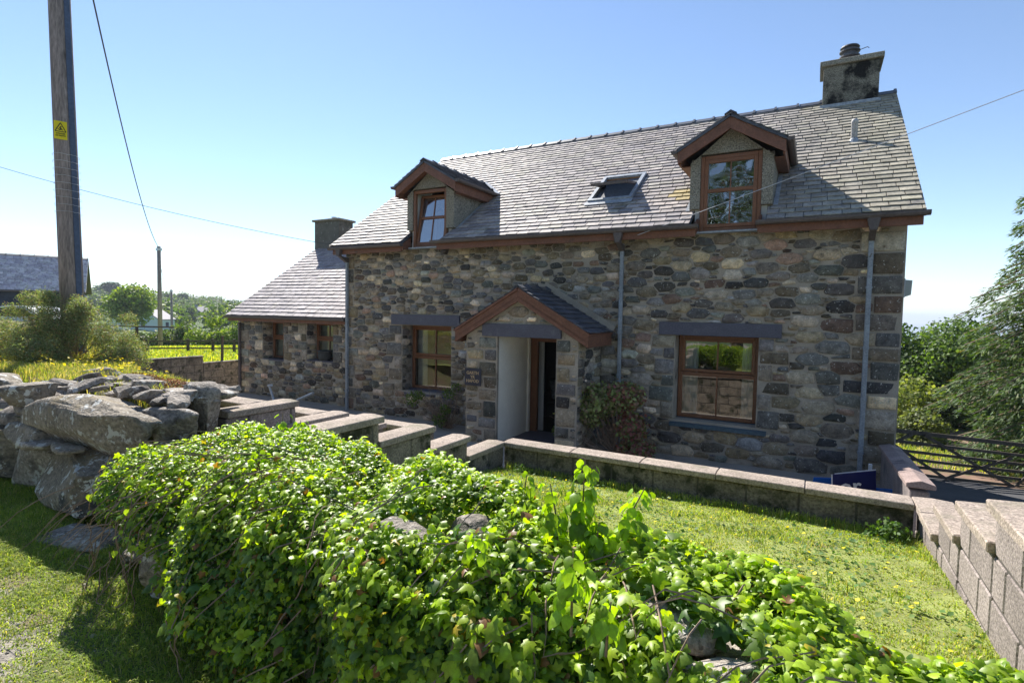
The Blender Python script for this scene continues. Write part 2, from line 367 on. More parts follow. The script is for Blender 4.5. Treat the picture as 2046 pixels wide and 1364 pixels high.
# ---------------------------------------------------------------- slates
def slates(out,O,U,V_,N_,length,slope,rowh,wid,excl=None,endf=None,thick=.011,cols=None,rg=None,vis=1,parent=None,startf=None):
    O,U,V_,N_=map(Vector,(O,U,V_,N_)); rg=rg or random.Random(5)
    rows=int(round(slope/rowh)); rowh=slope/rows
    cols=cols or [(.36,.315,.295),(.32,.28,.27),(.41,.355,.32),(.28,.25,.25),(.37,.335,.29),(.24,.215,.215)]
    for r_ in range(rows):
        v0=r_*rowh; x=-wid*(.5 if r_%2 else 0)-rg.uniform(0,.02)
        a0=startf(v0+rowh/2) if startf else 0; a1=endf(v0+rowh/2) if endf else length
        while x<a1:
            wv=wid*rg.uniform(.9,1.1); segs=[(max(x,a0),min(x+wv,a1))]
            if excl:
                for (e0,e1,f0,f1) in excl:
                    if f0<v0+rowh*.6<f1:
                        ns=[]
                        for (p,q) in segs:
                            if q<=e0 or p>=e1: ns.append((p,q))
                            else:
                                if p<e0: ns.append((p,e0))
                                if q>e1: ns.append((e1,q))
                        segs=ns
            for (p,q) in segs:
                if q-p<.03: continue
                g=.0055; t=thick*rg.uniform(.8,1.5); lift=.004+rg.random()*.004; dv=rg.gauss(0,.004)
                p+=g;q-=g; vt=v0+rowh*1.25
                vb=v0+dv
                c=rg.choice(cols); k=rg.uniform(.82,1.15)
                pt_=O+U*((p+q)/2)+V_*v0
                if pt_.x>-1.6 and pt_.z>1.3 and thick==.011: tt=min(1,(pt_.x+1.6)/2.4)*.55; c=tuple(z*(1-tt)+w_*tt for z,w_ in zip(c,(.36,.335,.22)))
                if (pt_-Vector((-2.22,10.6,2.25))).length<.2+rg.random()*.2: c=(.42,.33,.15)
                c=tuple(z*k for z in c)
                def P(a,b,d): return O+U*a+V_*b+N_*d
                e1=rg.gauss(0,.003);ch=rg.uniform(.0,.012)
                b0=lift+thick
                vs=[P(p,vb+ch,b0),P(q,vb+e1,b0),P(q,vt,0.0),P(p,vt,0.0),P(p+.002,vb+.004+ch,b0+t),P(q-.002,vb+e1+.004,b0+t),P(q,vt,.006),P(p,vt,.006)]
                F=[(4,5,6,7),(0,1,5,4),(1,2,6,5),(3,0,4,7)]
                if U.cross(V_).dot(N_)<0: F=[z[::-1] for z in F]
                mb=MB().add(vs,F,c); ct=P((p+q)/2,v0,0)
                out.append((vis*(q-p)*rowh/max(1,ct.length_squared),mb,parent))
        # (x advances below)
            x+=wv
def ridge(O,D,nrmA,nrmB,length,parent,seg=.45,w=.17,mat=None,label=None):
    """ridge tiles: inverted V pieces along D; nrmA/nrmB = down-slope unit vectors"""
    O,D,a,b=map(Vector,(O,D,nrmA,nrmB)); n=max(1,round(length/seg)); sg=length/n; up=Vector((0,0,1))
    for i in range(n):
        p=O+D*(i*sg+.004); L_=sg-.008; mb=MB()
        t=Vector((0,0,.022))
        for s_ in (a,b): mb.prism([p,p+s_*w,p+s_*w+t,p+t*1.1],D*L_)
        e=p+D*(L_-.05)
        for s_ in (a,b): mb.prism([e+t*.9,e+s_*(w+.01)+t*.9,e+s_*(w+.01)+t*2.1,e+t*2.3],D*.05)
        mb.build('ridge_tile',mat or m_slate_dark,parent)
def roofslab(mb,P0,P1,P2,P3,th=.05):
    P=[Vector(p) for p in (P0,P1,P2,P3)]; n=(P[1]-P[0]).cross(P[3]-P[0]).normalized()
    if n.z<0: n=-n
    return mb.prism(P,-n*th)
# ================================================================ COTTAGE
G=-2.55   # ground level by the house
cot=empty('stone_cottage',(-4.7,10,G),'two storey rubble stone cottage with slate roof, two dormers, gabled porch and lower side wing','house')
YF=10.0; XL,XR=-10.42,1.15; ZT=1.44
H1=(-8.57,-7.14,-1.9,-.34); H2=(-2.19,-.81,-1.88,-.35); HD=(-5.25,-4.02,G,-.46)
D1=(-8.22,-7.27); D2=(-1.84,-.86)
fw=MB(); gridwall((XL,XR),(G-1.5,ZT),[H1,H2,(HD[0],HD[1],G-1.5,HD[3])],YF,YF+.5,fw)
front=fw.build('front_wall',m_mortar,cot)
rectsF=[(-8.88,-6.9,-.33,-.09),(-2.48,-.47,-.35,-.12),H1,H2,(-2.22,-.63,-1.96,-1.86),(-5.9,-3.62,G-.4,-.45)]
qu=[]; z=G+.05; k=0
rq=random.Random(11)
while z<ZT-.12:
    h=rq.uniform(.2,.34); h=min(h,ZT-.02-z); wq=rq.uniform(.5,.75) if k%2 else rq.uniform(.3,.42)
    qu.append((XR-wq,XR-.01,z,z+h-.01)); wq=rq.uniform(.25,.45) if k%2 else rq.uniform(.18,.28); qu.append((XL+.01,XL+wq,z,z+h-.01)); z+=h+.012;k+=1
for H in (H1,H2):
    z=H[2]; k=0
    while z<H[3]-.08:
        h=min(rq.uniform(.2,.32),H[3]-z)
        for sd in (0,1):
            if H is H1 and sd==1: continue
            wq=rq.uniform(.34,.5) if (k+sd)%2 else rq.uniform(.2,.28)
            qu.append((H[0]-wq,H[0]-.005,z,z+h-.012) if sd==0 else (H[1]+.005,H[1]+wq,z,z+h-.012))
        z+=h;k+=1
def rf(s,t):
    b=.100 if t>-.1 else .118
    return b*(1.18 if s>-3 else .95)*(1.12 if s>.0 else 1)
polys=rubble([(XL,G),(XR,G),(XR,ZT),(XL,ZT)],rectsF,rf,quoins=qu,seed=4,tries=24000)
lay_stones(polys,(0,YF,0),(1,0,0),(0,0,1),(0,-1,0),front,seed=9)
# gables & back (ridge at Y 14.3)
YR,ZR=14.3,4.83; SL=.70; YB=18.6
for X0,X1,nm in ((XR-.5,XR-.002,'gable_wall'),(XL+.002,XL+.5,'gable_wall')):
    g=MB().prism([(X0,YF+.5,G-2.5),(X0,YB-.5,G-2.5),(X0,YB-.5,1.4),(X0,YR,ZR-.25),(X0,YF+.5,1.4)],(X1-X0,0,0))
    gw=g.build(nm,m_mortar,cot)
    if X0>0:
        pl=rubble([(10.5,G),(18.1,G),(18.1,1.3),(14.3,4.3),(10.5,1.3)],[],lambda s,t:.15,seed=6,tries=4000)
        lay_stones(pl,(XR-.002,0,0),(0,1,0),(0,0,1),(1,0,0),gw,seed=12,vis=.01)
MB().box(XL,XR,YB-.5,YB,G-.3,1.4).build('rear_wall',m_mortar,cot)
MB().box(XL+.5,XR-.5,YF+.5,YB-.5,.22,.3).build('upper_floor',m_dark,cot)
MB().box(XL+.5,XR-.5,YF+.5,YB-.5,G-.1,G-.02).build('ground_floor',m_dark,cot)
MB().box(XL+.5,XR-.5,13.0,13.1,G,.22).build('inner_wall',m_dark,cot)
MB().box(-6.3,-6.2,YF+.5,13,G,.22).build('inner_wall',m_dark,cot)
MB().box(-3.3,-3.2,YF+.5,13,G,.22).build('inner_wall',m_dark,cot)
# lintels, sills
MB().box(-8.88,-6.9,YF-.05,YF+.12,-.33,-.09).build('lintel',m_lintel,cot,bevel=.006)
MB().box(-2.48,-.47,YF-.05,YF+.12,-.35,-.12).build('lintel',m_lintel,cot,bevel=.006)
m_sill=M('blue_slate_sill',(.05,.1,.13),.4,.15,4,.1,30,spec=.5)
MB().prism([(-2.24,9.92,-1.935),(-2.24,10.3,-1.87),(-2.24,10.3,-1.93),(-2.24,9.92,-1.995)],(1.6,0,0)).build('window_sill',m_sill,cot)
MB().prism([(-8.56,9.98,-1.935),(-8.56,10.36,-1.87),(-8.56,10.36,-1.95),(-8.56,9.98,-1.985)],(1.41,0,0)).build('window_sill',m_lintel,cot)
# ---- window builder (local frame: origin bottom-left, u right, n outward)
def window(O,Wd,Ht,parent,name='window',bar=True,midz=.52,tilt=0,glass=None,curt=True,vbar=True,fr=.075):
    """sash window facing -Y at O; glass, curtains behind"""
    x,y,z=O; mb=MB(); F_=.07
    fr_=mb.box(x,x+fr,y,y+F_,z,z+Ht).box(x+Wd-fr,x+Wd,y,y+F_,z,z+Ht).box(x+fr,x+Wd-fr,y,y+F_,z,z+fr*.9).box(x+fr,x+Wd-fr,y,y+F_,z+Ht-fr,z+Ht)
    o=mb.build(name+'_frame',m_frame,parent,bevel=.008)
    zm=z+Ht*midz; s=MB()
    if tilt==0:
        MB().box(x+fr,x+Wd-fr,y+.006,y+F_-.006,zm-.035,zm+.035).build('transom',m_frame,o,bevel=.006)
        # upper opening casement frame, proud
        a=.05; s.box(x+fr-.02,x+fr+a-.01,y-.015,y+.04,zm+.045,z+Ht-fr+.02).box(x+Wd-fr-a+.01,x+Wd-fr+.02,y-.015,y+.04,zm+.045,z+Ht-fr+.02)
        s.box(x+fr+a-.01,x+Wd-fr-a+.01,y-.015,y+.04,zm+.045,zm+.045+a).box(x+fr+a-.01,x+Wd-fr-a+.01,y-.015,y+.04,z+Ht-fr+.02-a,z+Ht-fr+.02)
        s.build('casement',m_frame,o,bevel=.006)
        if vbar:
            MB().box(x+Wd/2-.012,x+Wd/2+.012,y+.012,y+.03,z+fr,zm-.035).box(x+Wd/2-.012,x+Wd/2+.012,y+.012,y+.03,zm+.09,z+Ht-fr-.03).build('glazing_bar',m_frame,o)
        MB().add([(x+fr,y+.035,z+fr*.9),(x+Wd-fr,y+.035,z+fr*.9),(x+Wd-fr,y+.035,zm-.03),(x+fr,y+.035,zm-.03)],[(0,1,2,3)]).build('pane',glass or m_glass,o)
        MB().add([(x+fr+.03,y+.031,zm+.08),(x+Wd-fr-.03,y+.031,zm+.08),(x+Wd-fr-.03,y+.036,z+Ht-fr-.02),(x+fr+.03,y+.036,z+Ht-fr-.02)],[(0,1,2,3)]).build('pane',glass or m_glass,o)
    if curt:
        for xa,xb in ((x+.05,x+.05+Wd*.2),(x+Wd-.05-Wd*.17,x+Wd-.05)):
            c=MB(); n=14; vs=[];fs=[]
            for i in range(n+1):
                xx=xa+(xb-xa)*i/n; yy=y+.17+.025*math.sin(i*2.3)
                vs+= [(xx,yy,z+.02),(xx,yy,z+Ht)]
                if i: fs.append((2*i-2,2*i,2*i+1,2*i-1))
            c.add(vs,fs).build('curtain',m_curtain,o,smooth=True)
    return o
window((H1[0]+.012,10.36,-1.87),1.41,1.52,cot,midz=.5)
window((H2[0]+.012,10.27,-1.87),1.36,1.51,cot,midz=.535)
# upper room darkness / blinds for window 1
# ---- main roof
XE0,XE1=-10.62,1.32; YE,ZE=9.62,1.55
SLL=math.hypot(YR-YE,ZR-ZE); Vr=Vector((0,YR-YE,ZR-ZE)).normalized(); Nr=Vector((0,-Vr.z,Vr.y))
rb=MB()
def rp(x,v,d=0): p=Vector((x,YE,ZE))+Vr*v+Nr*d; return tuple(p)
for a,b in ((XE0,D1[0]-.1),(D1[1]+.1,D2[0]-.1),(D2[1]+.1,XE1)): rb.prism([rp(a,0),rp(b,0),rp(b,SLL),rp(a,SLL)],-Nr*.05)
for D in (D1,D2): rb.prism([rp(D[0]-.1,1.9),rp(D[1]+.1,1.9),rp(D[1]+.1,SLL),rp(D[0]-.1,SLL)],-Nr*.05)
rb.prism([(XE0,YR,ZR),(XE1,YR,ZR),(XE1,YB+.3,1.5),(XE0,YB+.3,1.5)],(0,-.03,-.045))
roof=rb.build('roof',m_slate_dark,cot)
SLT=[]
c1,c2=-7.72,-1.35
def dv(zz): return ((zz-ZE)/SL/ (Vr.y) )
ex=[(D1[0]-.1-XE0,D1[1]+.1-XE0,-1,2.3),(D2[0]-.1-XE0,D2[1]+.1-XE0,-1,2.3),(c1-.62-XE0,c1+.62-XE0,.75,2.3),(c2-.62-XE0,c2+.62-XE0,.75,2.3),(-4.22-XE0,-3.25-XE0,1.3,2.5)]
slates(SLT,(XE0,YE,ZE),(1,0,0),Vr,Nr,XE1-XE0,SLL,.168,.25,excl=ex,parent=roof,rg=random.Random(21))
MB().box(XE0,XE1,YR,YR+.002,ZR,ZR+.001)
ridge((XE0,YR,ZR+.035),(1,0,0),-Vr,(0,Vr.y,-Vr.z),XE1-XE0,roof,seg=.46)
# verge strip (mortar)
for xx in (XE0,XE1-.03): MB().prism([rp(xx,0,.0),rp(xx,SLL,.0),rp(xx,SLL,-.09),rp(xx,0,-.09)],(.03,0,0)).build('verge',m_mortar,roof)
# fascia and soffit + gutters
for a,b in ((XE0+.05,-8.36),(-7.36,-1.86),(-.85,XE1-.02)):
    MB().box(a,b,9.70,9.735,1.36,1.535).build('fascia_board',m_timber,cot,bevel=.004)
    MB().box(a,b,9.735,9.995,1.43,1.45).build('soffit',m_timber,cot)
def gutter(p,q,parent,rad=.062):
    p,q=Vector(p),Vector(q); d=(q-p); L_=d.length; d.normalize(); s=d.cross(Vector((0,0,1))).normalized()
    mb=MB(); prof=[(-1,.0),(-.98,-.55),(-.75,-.95),(.0,-1.12),(.75,-.95),(.98,-.55),(1,0)]
    V=[];F=[]
    for e,pp in enumerate((p,q)):
        for (a,b) in prof: V.append(pp+s*a*rad+Vector((0,0,b*rad)))
    n=len(prof)
    for i in range(n-1): F.append((i,i+1,n+i+1,n+i))
    F.append(tuple(range(n))); F.append(tuple(range(2*n-1,n-1,-1)))
    mb.add(V,F); 
    g=mb.build('gutter',m_gutter,parent)
    sm=g.modifiers.new('solid','SOLIDIFY'); sm.thickness=.004
    k=.35
    while k<L_-.1 and parent is cot:
        c=p+d*k; br=MB()
        for (a,b),(a2,b2) in zip(prof[:-1],prof[1:]):
            r1=rad*1.06; br.obox(c+s*a*r1+Vector((0,0,b*r1)),d*.03,s*(a2-a)*r1+Vector((0,0,(b2-b)*r1)),Vector((0,0,.004)))
        br.build('gutter_bracket',m_gutter,g); k+=.82
    return g
gutter((XE0-.02,9.64,1.53),(-8.30,9.64,1.53),cot); gutter((-7.46,9.64,1.55),(-1.80,9.64,1.55),cot); gutter((-.90,9.64,1.55),(XE1+.05,9.64,1.55),cot)
# raked barge pieces where the eaves stop by the dormers
for xx in (-8.33,-7.33,-1.87,-.86): MB().prism([(xx-.02,9.70,1.53),(xx-.02,9.98,1.70),(xx-.02,9.98,1.5),(xx-.02,9.70,1.38)],(.04,0,0)).build('eaves_end_board',m_timber,cot)
# downpipes
def pipe(x,y,z0,z1,parent,w=.068,mat=None):
    mb=MB(); mb.box(x-w/2,x+w/2,y-w,y,z0,z1)
    o=mb.build('downpipe',mat or m_pipe,parent,bevel=.01)
    z=z1-.05
    while z>z0+.4: z-=rq.uniform(.75,.95); MB().box(x-w/2-.008,x+w/2+.008,y-w-.008,y+.0,z,z+.035).build('pipe_bracket',mat or m_pipe,o)
    return o
for xx in (-10.3,-3.2,.70):
    p_=pipe(xx,9.95,G,1.32,cot)
    MB().prism([(xx-.09,9.70,1.50),(xx+.09,9.70,1.50),(xx+.045,9.70,1.30),(xx-.045,9.70,1.30)],(0,-.10,0)).build('gutter_outlet',m_gutter,p_,bevel=.01)
    MB().prism([(xx-.04,9.62,1.32),(xx-.04,9.70,1.32),(xx-.04,9.94,1.28),(xx-.04,9.94,1.18),(xx-.04,9.86,1.18)],(.08,0,0)).build('swan_neck',m_gutter,p_)
# ---- dormers
def dormer(c,D,tilt,wlab):
    base=MB(); w=.66; zb=1.43; za=2.64; ap=3.16; y0=9.93
    # front face with hole for window
    x0,x1=c-w,c+w; hz0,hz1=zb,2.76
    base.box(x0,D[0],y0,y0+.1,1.86,2.62).box(D[1],x1,y0,y0+.1,1.86,2.62)
    base.prism([(x0,y0,2.62),(D[0],y0,2.62),(D[0],y0,2.76),(D[1],y0,2.76),(D[1],y0,2.62),(x1,y0,2.62),(x1,y0,za),(c,y0,ap-.0),(x0,y0,za)],(0,.1,0)) if False else base.prism([(x0,y0,2.62),(D[0],y0,2.62),(D[0],y0,2.78),(x0,y0,za+.01)],(0,.1,0)).prism([(D[1],y0,2.62),(x1,y0,2.62),(x1,y0,za+.01),(D[1],y0,2.78)],(0,.1,0)).prism([(D[0],y0,2.78),(D[1],y0,2.78),(c+.02,y0,ap),(c-.02,y0,ap)],(0,.1,0))
    # cheeks
    for xs in (x0,x1-.08):
        ye=YE+(za+.1-ZE)/SL
        base.prism([(xs,y0+.1,1.60),(xs,y0+.1,za+.1),(xs,ye,za+.1),(xs,y0+.1,ZE+(y0+.1-YE)*SL-.03)],(.08,0,0))
    dm=base.build('dormer',m_dash,cot)
    # jambs / inner box
    inn=MB(); inn.box(D[0]-.09,D[0],y0+.1,y0+.9,1.43,2.76).box(D[1],D[1]+.09,y0+.1,y0+.9,1.43,2.76)
    inn.build('inner_jamb',m_white,dm)
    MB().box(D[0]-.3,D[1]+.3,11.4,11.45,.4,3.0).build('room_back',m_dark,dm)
    # dormer slates
    s=.58; V1=Vector((1,0,s)).normalized(); L_=.86/V1.x; zr=3.34
    for sd in (1,-1):
        Vs=Vector((-sd,0,s)).normalized(); Ns=Vector((sd*s,0,1)).normalized(); O=(c+sd*.86,9.68,zr-.86*s); 
        def endf(v,O=O,Vs=Vs): zz=O[2]+Vs.z*v; return max(.1,YE+(zz-ZE)/SL-9.68+.05)
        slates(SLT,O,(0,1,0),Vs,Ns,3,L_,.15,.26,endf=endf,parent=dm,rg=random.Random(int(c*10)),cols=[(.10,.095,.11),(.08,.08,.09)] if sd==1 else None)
        e0,e1=endf(0),endf(L_)
        P=[Vector(O),Vector(O)+Vs*L_,Vector(O)+Vs*L_+Vector((0,e1,0)),Vector(O)+Vector((0,e0,0))]
        MB().prism(P,-Ns*.04).build('roof_deck',m_slate_dark,dm)
        # barge board
        a=Vector((c,9.71,zr-.02)); b=a-Vs*(.84/abs(Vs.x)); dn=Vector((0,0,-.22))
        MB().prism([a,b,b+dn,a+dn],(0,.03,0)).build('barge_board',m_timber,dm,bevel=.003)
        # soffit under the barge
        MB().prism([a+dn*.6,b+dn*.6,b+dn*.6+Vector((0,.25,0)),a+dn*.6+Vector((0,.25,0))],(0,0,-.01)).build('soffit',m_timber,dm)
        xg=c+sd*.90; ye=YE+(2.76-ZE)/SL
        gutter((xg,9.68,2.845),(xg,ye+.1,2.845),dm,.055)
        MB().box(*(sorted((c+sd*.80,c+sd*.83))),9.745,ye,2.60,2.80).build('fascia_board',m_timber,dm)
        MB().box(*(sorted((c+sd*.66,c+sd*.80))),9.95,ye,2.60,2.615).build('soffit',m_timber,dm)
        # lead valley & cheek flashing
        vb=Vector((c+sd*.67,10.0,ZE+.38*SL+.03)); ve=Vector((c+sd*.67,ye,ZE+(ye-YE)*SL+.03))
        MB().obox(vb,ve-vb,(sd*.07,0,0),(0,0,.008)).build('lead_flashing',m_lead,dm)
        pe=Vector((c+sd*.9,YE+(2.80-ZE)/SL-.05,2.82)); pr=Vector((c,YE+(zr-ZE)/SL,zr))
        MB().beam(pe+Vector((sd*.04,0,.03)),pr+Vector((sd*.06,.02,.05)),.10,.008).build('valley_lead',m_lead,dm)
    ridge((c,9.66,zr+.03),(0,1,0),(V1.x,0,-V1.z),(-V1.x,0,-V1.z),YE+(zr-ZE)/SL-9.66-.05,dm,seg=.42,w=.11)
    # window
    x,y,z=D[0],9.95,1.455; W_=D[1]-D[0]; Ht=1.30
    mb=MB(); fr=.07
    fo=mb.box(x,x+fr,y,y+.08,z,z+Ht).box(x+W_-fr,x+W_,y,y+.08,z,z+Ht).box(x+fr,x+W_-fr,y,y+.08,z,z+fr).box(x+fr,x+W_-fr,y,y+.08,z+Ht-fr,z+Ht).build('window_frame',m_frame,dm,bevel=.008)
    # sash (open tilted inwards-out for the left one)
    S=MB(); a=.06; sx0,sx1,sz0,sz1=x+fr,x+W_-fr,z+fr,z+Ht-fr; zm=(sz0+sz1)/2+.05
    ang=tilt; 
    def T(px,py,pz):
        if not ang: return (px,py,pz)
        dz=pz-sz0; return (px,y+.035+(py-y)*math.cos(ang)+dz*math.sin(-ang),sz0+dz*math.cos(ang))
    def tb(x0_,x1_,y0_,y1_,z0_,z1_):
        b=MB().box(x0_,x1_,y0_,y1_,z0_,z1_); return [T(*p) for p in b.v],b.f
    for bb in ((sx0,sx0+a,y-.01,y+.04,sz0,sz1),(sx1-a,sx1,y-.01,y+.04,sz0,sz1),(sx0+a,sx1-a,y-.01,y+.04,sz0,sz0+a),(sx0+a,sx1-a,y-.01,y+.04,sz1-a,sz1),(sx0+a,sx1-a,y-.008,y+.035,zm-.03,zm+.03)):
        S.add(*tb(*bb))
    so_=S.build('sash',m_frame,dm,bevel=.005)
    S=MB(); S.add(*tb((sx0+sx1)/2-.01,(sx0+sx1)/2+.01,y+.005,y+.02,sz0+a,zm-.03)); S.add(*tb((sx0+sx1)/2-.01,(sx0+sx1)/2+.01,y+.005,y+.02,zm+.03,sz1-a)); S.build('glazing_bar',m_frame,dm)
    for q0,q1 in ((sz0+a-.005,zm-.025),(zm+.025,sz1-a+.005)):
        MB().add([T(sx0+a-.005,y+.022,q0),T(sx1-a+.005,y+.022,q0),T(sx1-a+.005,y+.022,q1),T(sx0+a-.005,y+.022,q1)],[(0,1,2,3)]).build('pane',m_glassw if not tilt else m_glassb,dm)
    MB().box(x-.06,x+W_+.06,y-.10,y+.05,z-.03,z).build('window_sill',m_lead,dm)
    if tilt:
        c_=MB(); vs=[];fs=[]
        for i in range(13): vs+=[(x+.06+i*.022,y+.28+.02*math.sin(i*2.1),z+.05),(x+.06+i*.022,y+.28+.02*math.sin(i*2.1),z+Ht-.03)]; 
        for i in range(12): fs.append((2*i,2*i+2,2*i+3,2*i+1))
        c_.add(vs,fs).build('curtain',m_curtain,dm,smooth=True)
    return dm
dormer(c1,D1,-.16,'left'); dormer(c2,D2,0,'right')
# ---- skylight (open, centre pivot)
sk=MB(); xs0,xs1=-4.2,-3.27; v0,v1=1.26,2.52; h=.07
def bar(a,b,c,d,hh=h,d0=0.0): 
    p=[rp(a,c,d0),rp(b,c,d0),rp(b,d,d0),rp(a,d,d0)]; return sk.prism(p,Nr*hh)
bar(xs0,xs0+.07,v0,v1);bar(xs1-.07,xs1,v0,v1);bar(xs0+.07,xs1-.07,v0,v0+.07);bar(xs0+.07,xs1-.07,v1-.09,v1)
skf=sk.build('skylight_frame',m_lead,roof)
sk=MB(); bar(xs0+.07,xs0+.1,v0+.07,v1-.09,.05,-.12);bar(xs1-.1,xs1-.07,v0+.07,v1-.09,.05,-.12); bar(xs0+.07,xs1-.07,v1-.13,v1-.09,.14,-.12); sk.build('skylight_lining',M('pine_lining',(.3,.15,.06),.6),roof)
Vt=(Matrix.Rotation(R(-26),3,'X')@Vr); Nt=Vector((0,-Vt.z,Vt.y)); pc=Vector(rp(xs0+.08,(v0+v1)/2,.07)); wS=xs1-xs0-.16; hS=.56
ss=MB()
for (a,b,c,d) in ((0,.06,-hS,hS),(wS-.06,wS,-hS,hS),(.06,wS-.06,-hS,-hS+.07),(.06,wS-.06,hS-.07,hS)):
    ss.prism([pc+Vector((a,0,0))+Vt*c,pc+Vector((b,0,0))+Vt*c,pc+Vector((b,0,0))+Vt*d,pc+Vector((a,0,0))+Vt*d],Nt*.05)
sso=ss.build('skylight_sash',m_gutter,roof)
P=[pc+Vector((.05,0,0))+Vt*(-hS+.05)+Nt*.03,pc+Vector((wS-.05,0,0))+Vt*(-hS+.05)+Nt*.03,pc+Vector((wS-.05,0,0))+Vt*(hS-.05)+Nt*.03,pc+Vector((.05,0,0))+Vt*(hS-.05)+Nt*.03]
MB().add(P,[(0,1,2,3)]).build('skylight_glass',m_glass,roof)
sk=MB(); bar(xs0-.03,xs1+.03,v0-.16,v0,.012,.03); sk.build('skylight_apron',m_lead,roof)
# ---- vent pipe, chimney
vp=MB().lathe((.5,12.15,3.28),[(.055,0),(.055,.36),(.06,.37),(.06,.41),(.04,.45),(.0,.45)],14).build('vent_pipe',M('grey_vent',(.4,.38,.36),.6),roof,smooth=True)
MB().lathe((.5,12.15,3.30),[(.10,-.03),(.075,.05),(.056,.07)],14).build('vent_collar',m_lead,roof)
def chimney(x0,x1,y0,y1,z0,z1,mat,parent,cap=.11,ov=.07):
    o=MB().box(x0,x1,y0,y1,z0,z1).build('chimney',mat,parent,bevel=.01)
    MB().box(x0-ov,x1+ov,y0-ov,y1+ov,z1-.0,z1+cap).build('chimney_cap',m_dash,o,bevel=.012)
    return o
ch=chimney(-.06,.98,14.0,14.75,4.3,5.50,m_dash_dirty,cot)
MB().beam((-.10,13.99,4.60),(1.02,13.99,4.60),.03,.16).build('lead_flashing',m_lead,ch)
cw=MB().lathe((.43,14.35,5.61),[(.13,0),(.13,.12),(.20,.14),(.20,.17),(.14,.18),(.14,.24),(.2,.26),(.2,.285),(.14,.30),(.14,.33),(.19,.35),(.17,.38),(0,.40)],20).build('chimney_cowl',M('cowl_metal',(.09,.09,.105),.5),ch,smooth=False)
MB().tube([(.43,14.25,5.80),(.75,14.2,5.86),(.78,14.2,5.83)],.008,5).tube([(.43,14.25,5.72),(.18,14.2,5.70),(.14,14.2,5.67)],.008,5).build('cowl_strap',m_wire,ch)

# ---- porch
py=8.85; pc_=-4.77; PX0,PX1=-5.95,-3.6; PO=(-5.25,-4.02)
pw=MB(); 
pw.box(PX0,PO[0],py,py+.35,G-.2,-.45).box(PO[1],PX1,py,py+.35,G-.2,-.45)
pw.prism([(PX0,py,-.45),(PX1,py,-.45),(pc_,py,.24)],(0,.35,0))
pw.box(PX0,PO[0]-.12,py+.35,YF,G-.2,-.45).box(PO[1]+.12,PX1,py+.35,YF,G-.2,-.45)
porch=pw.build('porch',m_mortar,cot)
pq=[]; z=G+.03;k=0
while z<-.5:
    h=min(rq.uniform(.2,.33),-.46-z); a=.42 if k%2 else .3
    pq.append((PO[0]-a,PO[0]-.004,z,z+h-.012)); a=.28 if k%2 else .4; pq.append((PO[1]+.004,min(PX1,PO[1]+a),z,z+h-.012)); z+=h;k+=1
pp=rubble([(PX0,G),(PX1,G),(PX1,-.47),(PX0,-.47)],[(PO[0],PO[1],G-.5,0)],lambda s,t:.12,quoins=pq,seed=8,tries=3000)
lay_stones(pp,(0,py,0),(1,0,0),(0,0,1),(0,-1,0),porch,seed=5,gap=.014)
pp=rubble([(PX0+.15,-.43),(PX1-.15,-.43),(pc_+.02,.2),(pc_-.02,.2)],[(-5.57,-3.92,-.5,-.2)],lambda s,t:.17,seed=3,tries=900)
lay_stones(pp,(0,py,0),(1,0,0),(0,0,1),(0,-1,0),porch,seed=5,gap=.016)
for (xx,n_,uu) in ((PX1,(1,0,0),(0,1,0)),(PX0,(-1,0,0),(0,1,0))):
    pp=rubble([(py,G),(YF,G),(YF,-.47),(py,-.47)],[],lambda s,t:.11,seed=13,tries=1200)
    lay_stones(pp,(xx,0,0),uu,(0,0,1),n_,porch,seed=6)
MB().box(-5.57,-3.92,py-.05,py+.3,-.455,-.215).build('lintel',m_lintel,porch,bevel=.005)
# plastered reveal, curved return
pl=MB(); pts=[]
for i in range(7): t=i/6; pts.append((PO[0]+.01+.03*math.sin(t*3.1),8.9+t*1.2))
vs=[];fs=[]
for i,(a,b) in enumerate(pts):
    vs+=[(a,b,G),(a,b,-.46)]
    if i: fs.append((2*i-2,2*i,2*i+1,2*i-1))
pl.add(vs,fs).build('plaster_reveal',m_plaster,porch,smooth=True)
MB().box(PO[1]-.02,PO[1]+.13,py+.3,YF+.5,G,-.46).build('plaster_reveal',m_plaster,porch)
MB().box(PO[0]+.02,PO[1]-.03,py+.33,YF+.5,-.46,-.42).build('porch_ceiling',m_plaster,porch)
fr=MB().box(PO[0]+.0,PO[0]+.05,10.08,10.16,G,-.5).build('door_lining',m_plaster,porch)
MB().box(PO[0]+.0,PO[0]+.185,10.20,10.28,G,-.5).box(PO[1]-.14,PO[1]-.04,10.20,10.28,G,-.5).box(PO[0]+.185,PO[1]-.14,10.20,10.28,-.6,-.5).build('door_frame',m_frame,cot,bevel=.005)
dr=MB().obox((PO[0]+.06,10.30,G+.02),(-.45,.72,0),(-.035,-.02,0),(0,0,1.95)).build('front_door',m_white,cot,bevel=.004)
MB().box(PO[0]-.36,PO[0]-.30,10.88,10.92,-1.62,-1.5).build('door_handle',m_galv,dr)
MB().box(-5.20,-5.09,10.56,10.60,G,-.5).build('inner_architrave',m_white,cot)
MB().box(PO[0],PO[1],py+.02,YF+.3,G-.05,G+.05).build('door_step',m_lintel,porch)
